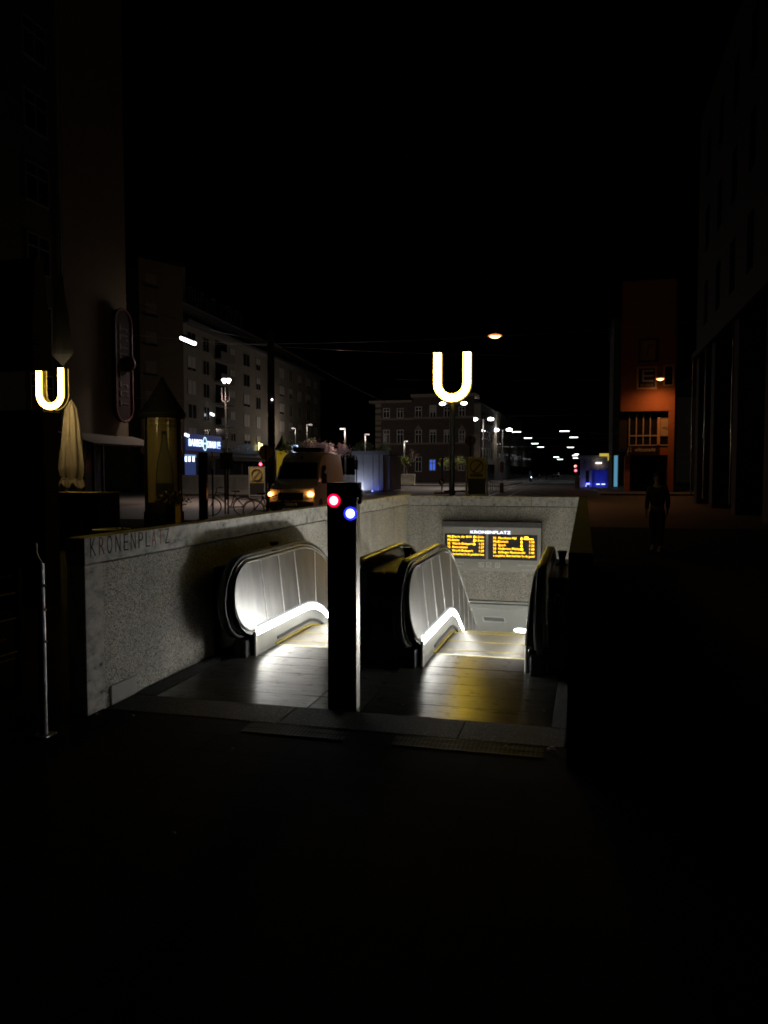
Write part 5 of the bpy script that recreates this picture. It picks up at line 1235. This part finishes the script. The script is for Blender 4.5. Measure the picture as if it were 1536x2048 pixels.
tlight(884, 922, 76, 'unlit traffic light left of the U sign pole', False)
q = at(1151, 932.5, 84); t = thing('warning_lamp', (q.x, q.y, 0), 'small red warning lamp above the red traffic light by the kiosk', 'lamp')
g = MB(); g.ball(q, .13, 10); g.build('lens', emi('warn_red', (1, .25, .2), 5), t, smooth=True); g = MB(); g.cyl(q.x, q.y+.1, 0, q.z+.1, .04); g.build('pole', DARKM, t)
q = at(600, 900, 60)
# poster pole at 1004
a, b, c_, d_ = rect(1000, 924, 1007.5, 945, 66)
t = thing('poster_pole', ((a+b)/2, 66, 0), 'white notice pole with a reddish collage poster left of the far street', 'poster pole')
g = MB(); g.box(a, 66, c_, b, 66.05, d_); g.build('poster', mat('collage', (.45, .38, .32), .6, 0, (.3, .06, .03), 2.5), t); g = MB(); g.cyl((a+b)/2, 66.09, 0, d_+.1, .05); g.build('post', GALV, t)
g = MB(); g.box((a+b)/2-.16, 65.95, 0, (a+b)/2+.16, 66.2, .8); g.build('base_box', mat('grey_box', (.25, .25, .26), .6), t)

# ================================================================ VAN
vp = gr(583, 1031); vz = math.atan2(vp.x, -vp.y)
van = thing('parked_van', (vp.x, vp.y, 0), 'white high-roof delivery van with glowing orange indicators, facing the camera', 'van', rz=0)
ang = R_(6); Mv = Matrix.Translation((vp.x, vp.y, 0)) @ Matrix.Rotation(ang, 4, 'Z')
# local: x right seen from the camera, y backwards (away), z up
VW = mat('van_white', (.78, .74, .70), .35, 0, (.72, .68, .64), 2)
def sec(y_, hw, z0, z1, tw, r=.12):   # cross-section ring
    return [(-hw, y_, z0), (-hw, y_, (z0+z1)*.55), (-hw*tw-(1-tw)*hw*.25, y_, z1-r*1.6), (-hw*tw, y_, z1-r*.4), (-hw*tw+r, y_, z1), (hw*tw-r, y_, z1), (hw*tw, y_, z1-r*.4), (hw*tw+(1-tw)*hw*.25, y_, z1-r*1.6), (hw, y_, (z0+z1)*.55), (hw, y_, z0)]
g = MB(Mv); g.rings([sec(0.05, .88, .38, 1.10, .93, .07), sec(.0+.12, .95, .35, 1.16, .95, .06), sec(.62, .98, .35, 1.36, .95, .07), sec(.95, .99, .35, 1.46, .93, .08), sec(1.55, 1.0, .35, 2.16, .84, .12), sec(1.85, 1.0, .35, 2.42, .84, .14), sec(2.35, 1.0, .35, 2.58, .86, .16), sec(3.0, 1.0, .35, 2.62, .87, .16), sec(5.6, 1.0, .35, 2.62, .87, .16), sec(5.75, .97, .4, 2.55, .87, .16)])
g.build('body', VW, van, smooth=True)
wsd = []
g = MB(Mv); g.quad((-.86, .93, 1.475), (.86, .93, 1.475), (.73, 1.53, 2.165), (-.73, 1.53, 2.165)); g.build('windscreen', mat('van_glass', (.01, .01, .012), .05), van)
for s in (-1, 1):
    g = MB(Mv); g.quad((s*.995, 1.15, 1.32), (s*1.005, 2.2, 1.32), (s*.93, 2.2, 2.05), (s*.93, 1.62, 2.02)); g.build('side_window', _m['van_glass'], van)
    g = MB(Mv); g.prism([(s*.93, .05, .72), (s*.60, -.0+.02, .70), (s*.55, .04, .80), (s*.78, .10, .98), (s*.95, .22, 1.04)], (0, .06, 0)); h_ = g.build('headlight', mat('lens_clear', (.5, .45, .4), .1), van)
    g = MB(Mv); g.ball((s*(.80 if s > 0 else .88), -.02, .86), .085, 10, (1.5 if s > 0 else 1, .5, 1)); g.build('indicator', emi('indicator_orange', (1, .36, .07), 16), h_, smooth=True)
    g = MB(Mv); g.box(min(s*1.02, s*1.24), .95, 1.28, max(s*1.02, s*1.24), 1.10, 1.70); g.build('wing_mirror', DARKM, van, bevel=.04)
    for y_, in ((1.0,), (4.7,)):
        g = MB(Mv @ Matrix.Translation((s*.88, y_, .34)) @ Matrix.Rotation(R_(90), 4, 'Y')); g.lathe(0, 0, [(.2, -.12), (.33, -.12), (.345, -.08), (.345, .08), (.33, .12), (.2, .12)], 24); wh = g.build('wheel', RUB, van, smooth=True)
        g = MB(Mv @ Matrix.Translation((s*.88, y_, .34)) @ Matrix.Rotation(R_(90), 4, 'Y')); g.cyl(0, 0, -.11, .11, .2); g.build('rim', GALV, wh)
q = at(645, 970.5, 32); g = MB(Mv); g.ball((1.06, 1.02, 1.42), .05, 8); g.build('mirror_indicator', emi('mirror_pink', (1, .30, .22), 6), van)
g = MB(Mv); g.box(-.55, -.03, .62, .50, .06, .92); g.build('grille', mat('grille_black', (.01, .01, .01), .4), van, bevel=.02)
g = MB(Mv); g.box(-.9, -.08, .30, .9, .10, .58); g.build('bumper', mat('bumper_grey', (.05, .045, .04), .5), van, bevel=.05)
g = MB(Mv); g.box(-.26, -.095, .40, .26, -.082, .51); g.build('number_plate', WHITE, van)
g = MB(Mv); g.prism([(-.04, 1.68, 2.33), (.05, 1.68, 2.32), (.08, 1.70, 2.38), (0, 1.72, 2.43), (-.07, 1.70, 2.37)], (0, .03, .0)); g.build('roof_emblem', RUB, van)
g = MB(Mv); g.box(-.62, .16, 1.175, -.1, .30, 1.19); g.build('badge_strip', GALV, van)
g = MB(Mv); g.box(-.6, 2.6, 2.64, .62, 3.4, 2.82); g.build('roof_box', mat('roofbox', (.012, .012, .012), .6), van, bevel=.03)
light('POINT', tuple(Mv @ Vector((-.95, -.6, .8))), .12, (1, .42, .1), van, .05); light('POINT', tuple(Mv @ Vector((.95, -.6, .8))), .12, (1, .42, .1), van, .05)

# far parked cars and cyclist
def car(c, rz, col, label, s=1.0):
    t = proto('parked_car', label, 'car', 'cars parked down the far street')
    g = MB(); P = [(-.85, .0, .35), (-.85, .0, .75), (-.8, .9, .92), (-.66, 1.6, 1.40), (-.66, 3.0, 1.42), (-.8, 3.9, .98), (-.82, 4.2, .6), (-.82, 4.2, .35)]
    g.rings([[(x_ if 1 else 0, y_, z_) for x_, y_, z_ in P], [(-x_, y_, z_) for x_, y_, z_ in P]]); g.build('body', mat('car_'+col, {'grey': (.2, .2, .21), 'dark': (.05, .05, .06), 'silver': (.4, .4, .4)}[col], .3, .3), t, bevel=.05)
    g = MB(); g.quad((-.68, .98, 1.0), (.68, .98, 1.0), (.60, 1.55, 1.38), (-.60, 1.55, 1.38)); g.build('windscreen', PANE, t)
    for s_ in (-1, 1):
        g = MB(); g.box(s_*.7-.13, -.02, .60, s_*.7+.13, .02, .72); g.build('headlight', mat('headlight_off', (.7, .7, .7), .2), t)
        for y_ in (.75, 3.4): g = MB(Matrix.Translation((s_*.78, y_, .31)) @ Matrix.Rotation(R_(90), 4, 'Y')); g.cyl(0, 0, -.1, .1, .31); g.build('wheel', RUB, t)
    t.location = c; t.rotation_euler.z = rz; return t
car(gr(1107, 956.5)+Vector((0, 20, 0)), .1, 'silver', 'silver car parked nearest on the left of the far street'); car((gr(1084, 958)), .0, 'dark', 'dark car parked behind the cyclist'); 

# ================================================================ BICYCLES
def bike(label):
    t = proto('bicycle', label, 'bicycle', 'dark bicycles parked by the stele and the van')
    BR = .33
    for x_ in (-.53, .53):
        g = MB(); g.tube([(x_+BR*math.cos(k*math.pi/16), 0, BR+BR*math.sin(k*math.pi/16)) for k in range(32)], .018, 6, closed=True); wh = g.build('wheel', RUB, t)
        g = MB()
        for k in range(16): a_ = k*math.pi/8; g.tube([(x_, 0, BR), (x_+.31*math.cos(a_), 0, BR+.31*math.sin(a_))], .0022, 4)
        g.tube([(x_, -.05, BR), (x_, .05, BR)], .02, 8); g.build('spokes', GALV, wh)
    g = MB(); BM = mat('bike_blue', (.03, .05, .09), .3)
    for a_, b_ in (((-.53, 0, BR), (-.10, 0, .30)), ((-.10, 0, .30), (-.24, 0, .80)), ((-.53, 0, BR), (-.22, 0, .74)), ((-.10, 0, .30), (.36, 0, .78)), ((-.22, 0, .72), (.35, 0, .86)), ((.53, 0, BR), (.34, 0, .92))): g.tube([a_, b_], .017, 8)
    g.build('frame', BM, t)
    g = MB(); g.tube([(.34, 0, .92), (.32, 0, 1.02)], .014, 6); g.tube([(.14, -.28, 1.03), (.28, -.22, 1.04), (.32, 0, 1.02), (.28, .22, 1.04), (.14, .28, 1.03)], .014, 6); g.build('handlebar', DARKM, t)
    g = MB(); g.rings([[(-.40, -.08, .86), (-.40, .08, .86), (-.40, .07, .91), (-.40, -.07, .91)], [(-.22, -.05, .87), (-.22, .05, .87), (-.22, .04, .92), (-.22, -.04, .92)], [(-.12, -.02, .88), (-.12, .02, .88), (-.12, .015, .91), (-.12, -.015, .91)]]); g.tube([(-.25, 0, .78), (-.27, 0, .87)], .012, 6); g.build('saddle', RUB, t)
    g = MB(); g.cyl(0, 0, 0, .01, .09) if 0 else g.tube([(-.10+.09*math.cos(k*.5236), -.05, .30+.09*math.sin(k*.5236)) for k in range(12)], .008, 5, closed=True); g.tube([(-.10, -.06, .30), (.0, -.08, .16)], .01, 5); g.tube([(-.10, .06, .30), (-.2, .08, .44)], .01, 5); g.build('crankset', GALV, t)
    g = MB(); g.tube([(-.95, 0, .70), (-.35, 0, .72), (-.35, .08, .72), (-.9, .08, .70)], .008, 5, closed=True); g.build('luggage_rack', DARKM, t)
    g = MB(); g.tube([(-.53+.37*math.cos(a_*.15), 0, BR+.37*math.sin(a_*.15)) for a_ in range(2, 20)], .014, 5); g.build('mudguard', mat('mud_red', (.12, .02, .03), .4), t)
    return t
bk1 = bike('dark bicycle parked between the black stele and the advert board'); q = gr(455, 1031); bk1.location = q; bk1.rotation_euler.z = YAW+.1+math.pi; bk1.scale = (1.25, 1, 1.1)
q = gr(541, 1040); bk2 = dup(bk1, q, YAW+.6, 'dark bicycle half hidden behind the parapet in front of the van')

# ================================================================ PEOPLE
def skin_body(name, J, E, m, parent=None, sub=1, loc=None, rz=0):
    """J: name -> (x,y,z,r); E: edges. continuous skinned surface baked to a mesh."""
    me = bpy.data.meshes.new(name); ks = list(J)
    me.from_pydata([J[k][:3] for k in ks], [(ks.index(a_), ks.index(b_)) for a_, b_ in E], [])
    o = bpy.data.objects.new(name, me); sc.collection.objects.link(o)
    sk = o.modifiers.new('s', 'SKIN'); sk.use_smooth_shade = True
    for i, k in enumerate(ks): me.skin_vertices[0].data[i].radius = (J[k][3], J[k][3]*(J[k][4] if len(J[k]) > 4 else 1)); 
    me.skin_vertices[0].data[0].use_root = True
    sb = o.modifiers.new('u', 'SUBSURF'); sb.levels = sub; sb.render_levels = sub
    bpy.context.view_layer.update()
    dg = bpy.context.evaluated_depsgraph_get(); nm = bpy.data.meshes.new_from_object(o.evaluated_get(dg))
    bpy.data.objects.remove(o); nm.materials.clear(); nm.materials.append(m)
    for p_ in nm.polygons: p_.use_smooth = True
    r = bpy.data.objects.new(name, nm); sc.collection.objects.link(r)
    if parent: r.parent = parent
    return r
SKINM = mat('skin', (.42, .26, .18), .5); CLOTH = mat('black_jacket', (.014, .014, .017), .85); TROU = mat('dark_trousers', (.016, .017, .022), .85); SHOE = mat('pale_shoes', (.32, .32, .34), .6); HAIR = mat('dark_hair', (.02, .014, .01), .7)
def person(label, stride=.16, cat='person'):
    t = proto('person', label, cat)
    J = {'pel': (0, 0, .95, .13, .85), 'spi': (0, .0, 1.15, .13, .8), 'che': (0, .01, 1.36, .155, .72), 'nek': (0, .0, 1.50, .055), 'hd0': (0, -.015, 1.57, .072), 'hd1': (0, -.02, 1.65, .088), 'hd2': (0, -.01, 1.72, .07),
         'nose': (0, -.105, 1.635, .014)}
    E = [('pel', 'spi'), ('spi', 'che'), ('che', 'nek'), ('nek', 'hd0'), ('hd0', 'hd1'), ('hd1', 'hd2'), ('hd1', 'nose')]
    for s, n in ((-1, 'l'), (1, 'r')):
        st = stride*s
        J.update({'hip'+n: (s*.09, 0, .90, .095), 'kne'+n: (s*.10, -st*.6-.02, .50, .06), 'ank'+n: (s*.10, -st+(.06 if st > 0 else 0), .09, .042), 'toe'+n: (s*.11, -st-.13, .04, .038),
                  'sho'+n: (s*.165, .01, 1.40, .062), 'elb'+n: (s*.215, .04+st*.4, 1.13, .044), 'wri'+n: (s*.20, -.05+st*1.1, .90, .028), 'hnd'+n: (s*.195, -.065+st*1.15, .84, .030, .6)})
        E += [('pel', 'hip'+n), ('hip'+n, 'kne'+n), ('kne'+n, 'ank'+n), ('ank'+n, 'toe'+n), ('che', 'sho'+n), ('sho'+n, 'elb'+n), ('elb'+n, 'wri'+n), ('wri'+n, 'hnd'+n)]
        hx, hy, hz = J['hnd'+n][:3]
        for k in range(4):
            L_ = (.06, .07, .066, .05)[k]; f = 'f%d%s' % (k, n); J[f+'a'] = (hx-.004*s, hy-.024+.016*k, hz-.04, .009); J[f+'b'] = (hx-.012*s, hy-.026+.017*k, hz-.04-L_, .007)
            E += [('hnd'+n, f+'a'), (f+'a', f+'b')]
        J['th'+n] = (hx-.015*s, hy-.055, hz-.03, .010); E.append(('hnd'+n, 'th'+n))
    skin_body('body', J, E, SKINM, t, 2)
    ks = lambda L_, gr__=1.0: {k: (J[k][0], J[k][1], J[k][2], J[k][3]*gr__, J[k][4] if len(J[k]) > 4 else 1) for k in L_}
    JJ = ks(['pel', 'spi', 'che', 'shol', 'shor', 'elbl', 'elbr'], 1.35)
    JJ['wl'] = (*[J['elbl'][i]*.15+J['wril'][i]*.85 for i in range(3)], .045); JJ['wr'] = (*[J['elbr'][i]*.15+J['wrir'][i]*.85 for i in range(3)], .045); JJ['col'] = (0, 0, 1.49, .075)
    skin_body('jacket', JJ, [('pel', 'spi'), ('spi', 'che'), ('che', 'shol'), ('che', 'shor'), ('shol', 'elbl'), ('shor', 'elbr'), ('elbl', 'wl'), ('elbr', 'wr'), ('che', 'col')], CLOTH, t, 2)
    JJ = ks(['pel', 'hipl', 'hipr', 'knel', 'kner'], 1.4); JJ['wst'] = (0, 0, 1.06, .19, .8)
    for n in 'lr': JJ['a'+n] = (J['ank'+n][0], J['ank'+n][1], .11, .06)
    skin_body('trousers', JJ, [('pel', 'wst'), ('pel', 'hipl'), ('pel', 'hipr'), ('hipl', 'knel'), ('hipr', 'kner'), ('knel', 'al'), ('kner', 'ar')], TROU, t, 2)
    for n in 'lr':
        x_, y_, _ = J['ank'+n][:3]; g = MB(); g.rings([[(x_-.045, y_+.07, 0), (x_+.045, y_+.07, 0), (x_+.04, y_+.06, .09), (x_-.04, y_+.06, .09)], [(x_-.05, y_-.05, 0), (x_+.05, y_-.05, 0), (x_+.04, y_-.03, .10), (x_-.04, y_-.03, .10)], [(x_-.05, y_-.16, 0), (x_+.05, y_-.16, 0), (x_+.04, y_-.15, .05), (x_-.04, y_-.15, .05)], [(x_-.03, y_-.21, .005), (x_+.03, y_-.21, .005), (x_+.02, y_-.2, .03), (x_-.02, y_-.2, .03)]]); g.build('shoe', SHOE, t, bevel=.01)
    g = MB(); g.ball((0, .012, 1.685), .103, 14, (.95, 1.0, 1.0)); o = g.build('hair', HAIR, t, smooth=True)
    for s in (-1, 1): g = MB(); g.ball((s*.032, -.098, 1.655), .010, 8); g.build('eye', mat('eye_dark', (.03, .02, .02), .2), t, smooth=True)
    g = MB(); g.box(-.022, -.105, 1.592, .022, -.094, 1.599); g.build('mouth', mat('lip', (.3, .12, .1), .5), t, bevel=.003)
    for s in (-1, 1): g = MB(); g.ball((s*.092, -.01, 1.635), .026, 8, (.4, .7, 1.1)); g.build('ear', SKINM, t, smooth=True)
    return t
pp = person('person in black with pale shoes walking in front of the orange building'); q = gr(1313, 1101); pp.location = (q.x, q.y, 0); pp.rotation_euler.z = -.25
# cyclist in the far street
q = gr(1061, 966.5)
cy = person('small person in blue riding a bicycle with a white headlight down the far street', .10); cy.location = (q.x+.0, q.y, .12); cy.rotation_euler.z = -.3
for c_ in kids(cy):
    if c_.name.startswith('jacket'): c_.data.materials[0] = mat('jacket_blue', (.05, .12, .22), .8)
b3 = dup(bk1, (q.x, q.y, 0), -1.25, 'bicycle with a bright white headlight under the far cyclist', 1.0); b3.scale = (1, 1, 1); b3['group'] = ''; del b3['group']
g = MB(); g.ball((.42, 0, .88), .06, 8); g.build('headlight', emi('bike_lamp', (.75, .9, 1), 12), b3, base=(0, 0, 0), smooth=True)

# ================================================================ TREES
BARK = mat('bark', (.10, .075, .06), .85, 0, (.06, .045, .035), 14, .4)
def tree(name, c, h, cr, label, leafm, n, s, seed, trunk=.10, leaf_off=None):
    t = thing(name, (c.x, c.y, 0), label, 'tree'); rd = random.Random(seed); br = MB(); tips = []
    def grow(p, d, L_, r, dep):
        q = p+d*L_; mid = p.lerp(q, .5)+Vector((rd.uniform(-1, 1), rd.uniform(-1, 1), rd.uniform(-.5, .5)))*L_*.07
        br.tube([p, mid, q], [r, r*.85, r*.65], 6); tips.append(q); tips.append(mid)
        if dep == 0: return
        for _ in range(3 if dep > 1 else 4):
            nd = (d+Vector((rd.uniform(-1, 1), rd.uniform(-1, 1), rd.uniform(-.45, .7)))*.85).normalized(); grow(q, nd, L_*rd.uniform(.55, .8), r*.6, dep-1)
    tr = MB(); b_ = Vector((c.x, c.y, 0)); tp = b_+Vector((.05, 0, h*.42)); tr.tube([b_, b_.lerp(tp, .5)+Vector((.04, .03, 0)), tp], [trunk*1.2, trunk, trunk*.8], 10); tr.build('trunk', BARK, t, smooth=True)
    for k in range(4): grow(tp, Vector((math.cos(k*1.6+seed), math.sin(k*1.6+seed), .75)).normalized(), h*.2, trunk*.5, 3)
    br.build('branches', BARK, t)
    if n:
        g = MB()
        for _ in range(n):
            p_ = rd.choice(tips)+Vector((rd.gauss(0, 1), rd.gauss(0, 1), rd.gauss(0, .8)))*cr*.12
            a_ = Vector((rd.uniform(-1, 1), rd.uniform(-1, 1), rd.uniform(-1, 1))).normalized(); b2 = a_.cross(Vector((rd.uniform(-1, 1), rd.uniform(-1, 1), rd.uniform(-1, 1)))).normalized(); k_ = s*rd.uniform(.5, 1.4)
            g.quad(p_-a_*k_, p_-b2*k_*.5, p_+a_*k_, p_+b2*k_*.5)
        g.build('crown', leafm, t)
PINK = mat('blossom_pink', (.72, .50, .50), .7, 0, (.6, .38, .38), 5); GRN = mat('spring_leaf', (.20, .24, .06), .6, 0, (.12, .16, .04), 4)
c = at(648, 944, 73); tree('blossom_tree', c, 5.6, 1.8, 'pale pink blossoming tree rising behind the van', PINK, 2600, .07, 3)
c = at(606, 944, 74.5); tree('leafy_tree', c, 5.6, 1.4, 'small bright green tree behind the van, left of the pink blossom', GRN, 2200, .08, 5)
c = at(786, 944, 92); tree('leafy_tree', c, 4.4, 1.5, 'yellow-green young tree right of the white pavilion', GRN, 2000, .09, 8)
c = at(812, 944, 96); tree('bare_tree', c, 5.2, 1.5, 'bare reddish tree in front of the brick building', PINK, 0, .05, 12, .12)
c = at(741, 944, 102); tree('dark_tree', c, 6.5, 2.2, 'dark tree behind the roof of the white pavilion', LEAF, 2600, .13, 15, .16)
c = at(905, 944, 100); tree('leafy_tree', c, 4.3, 1.3, 'dim tree partly hidden by the U sign pole', GRN, 1200, .09, 18)
# wooden bench left of brick building
a, b, c_, d_ = rect(780, 956, 792, 966, 88); t = thing('park_bench', (a, 88, 0), 'small dark bench before the low wall right of the pavilion', 'bench')
g = MB(); g.box(a, 88, .42, b, 88.5, .48); g.build('seat', DARKM, t)
for xx in (a+.1, b-.15): g = MB(); g.box(xx, 88.05, 0, xx+.06, 88.45, .419); g.build('leg', DARKM, t)
# row of parked bikes beside the poster pole: small cycle stands
a, b, c_, d_ = rect(977, 952, 994, 968, 70); t = thing('cycle_rack', (a, 70, 0), 'pale metal cycle rack between the advert board and the notice pole', 'cycle rack')
for k in range(5): g = MB(); xx = a+(b-a)*k/4; g.tube([(xx, 70, 0), (xx, 70, .75), (xx+.1, 70.3, .85), (xx+.1, 70.6, .75), (xx+.1, 70.6, 0)], .03, 6); g.build('hoop', GALV, t)

# ================================================================ DRAIN GRATES, LITTER
GR = mat('grate_metal', (.07, .065, .06), .6, .5, (.010, .010, .009), 4, spec=.2)
def grate(x0, x1, lab):
    t = thing('drain_grate', (x0, 4.93, 0), lab, 'drain grate', 'drain grates along the granite strip')
    g = MB(); y0_, y1_ = 4.90, 5.095; k = x0
    g.box(x0, y0_, -.02, x1, y0_+.008, .005); g.box(x0, y1_-.008, -.02, x1, y1_, .005)
    while k < x1: g.box(k, y0_+.009, -.02, k+.004, y1_-.009, .004); k += .030
    g.box(x0, (y0_+y1_)/2-.002, -.018, x1, (y0_+y1_)/2+.002, .0045); g.build('bars', GR, t); g = MB(); g.quad((x0, y0_, .002), (x1, y0_, .002), (x1, y1_, .002), (x0, y1_, .002)); g.build('channel', mat('channel_black', (.004, .004, .004), .9), t)
grate(gr(498, 1450).x, gr(700, 1465).x, 'left drain grate in front of the pillar'); grate(gr(790, 1478).x, gr(1088, 1500).x, 'right drain grate in front of the right escalator')
rl = random.Random(4); LIT = mat('litter_white', (.6, .58, .54), .6)
for i, (px, py, lb) in enumerate([(1104, 1503, 'largest white crumpled scrap by the right end of the drain grate'), (348, 1669, 'pale scrap lying alone on the dark paving'), (806, 1412, 'tiny scrap on the steel plates before the pillar'), (1088, 1424, 'tiny bright scrap on the steel plates near the unlit wall'), (194, 1430, 'tiny scrap below the end block of the engraved wall'), (267, 1433, 'tiny scrap in front of the granite border at the left'), (1012, 1494, 'flat pale scrap lying on the right drain grate'), (758, 1411, 'tiny scrap close to the right side of the pillar'), (465, 1500, 'faint scrap left of the left drain grate')]):
    q = gr(px, py); g = MB(); s_ = .032 if i == 0 else .012
    g.rings([[(q.x+s_*rl.uniform(.5, 1.1)*math.cos(k*1.05)*f, q.y+s_*rl.uniform(.5, 1.1)*math.sin(k*1.05)*f, .006+z_*s_) for k in range(6)] for z_, f in ((0, 1), (.4, 1.1), (.8, .5))])
    tag(g.build('litter_scrap', LIT, base=(q.x, q.y, .006)), lb, 'litter', 'scraps of litter on the ground')
# unseen recessed lights added down the sloping ceiling to brighten the far wall
for i_, (dx, dd, lb) in enumerate(((-1.7, 1.35, 'added unseen recessed light of the sloping ceiling, left of the first'), (-.9, 4.2, 'added unseen recessed light lower on the right of the sloping ceiling'), (-2.6, 4.2, 'added unseen recessed light lower on the left of the sloping ceiling'))):
    q = Vector((lt.location.x if 0 else 0, 0, 0)) + Vector((-1.2+dx*.5, YF+.02, zs))+sl*(3.0+dd)
    dup(lt, q, 0, lb)
lt['group'] = 'recessed lights in the sloping ceiling'
for o_ in list(sc.collection.objects):
    if o_.get('category') == 'ceiling light': o_['group'] = lt['group']
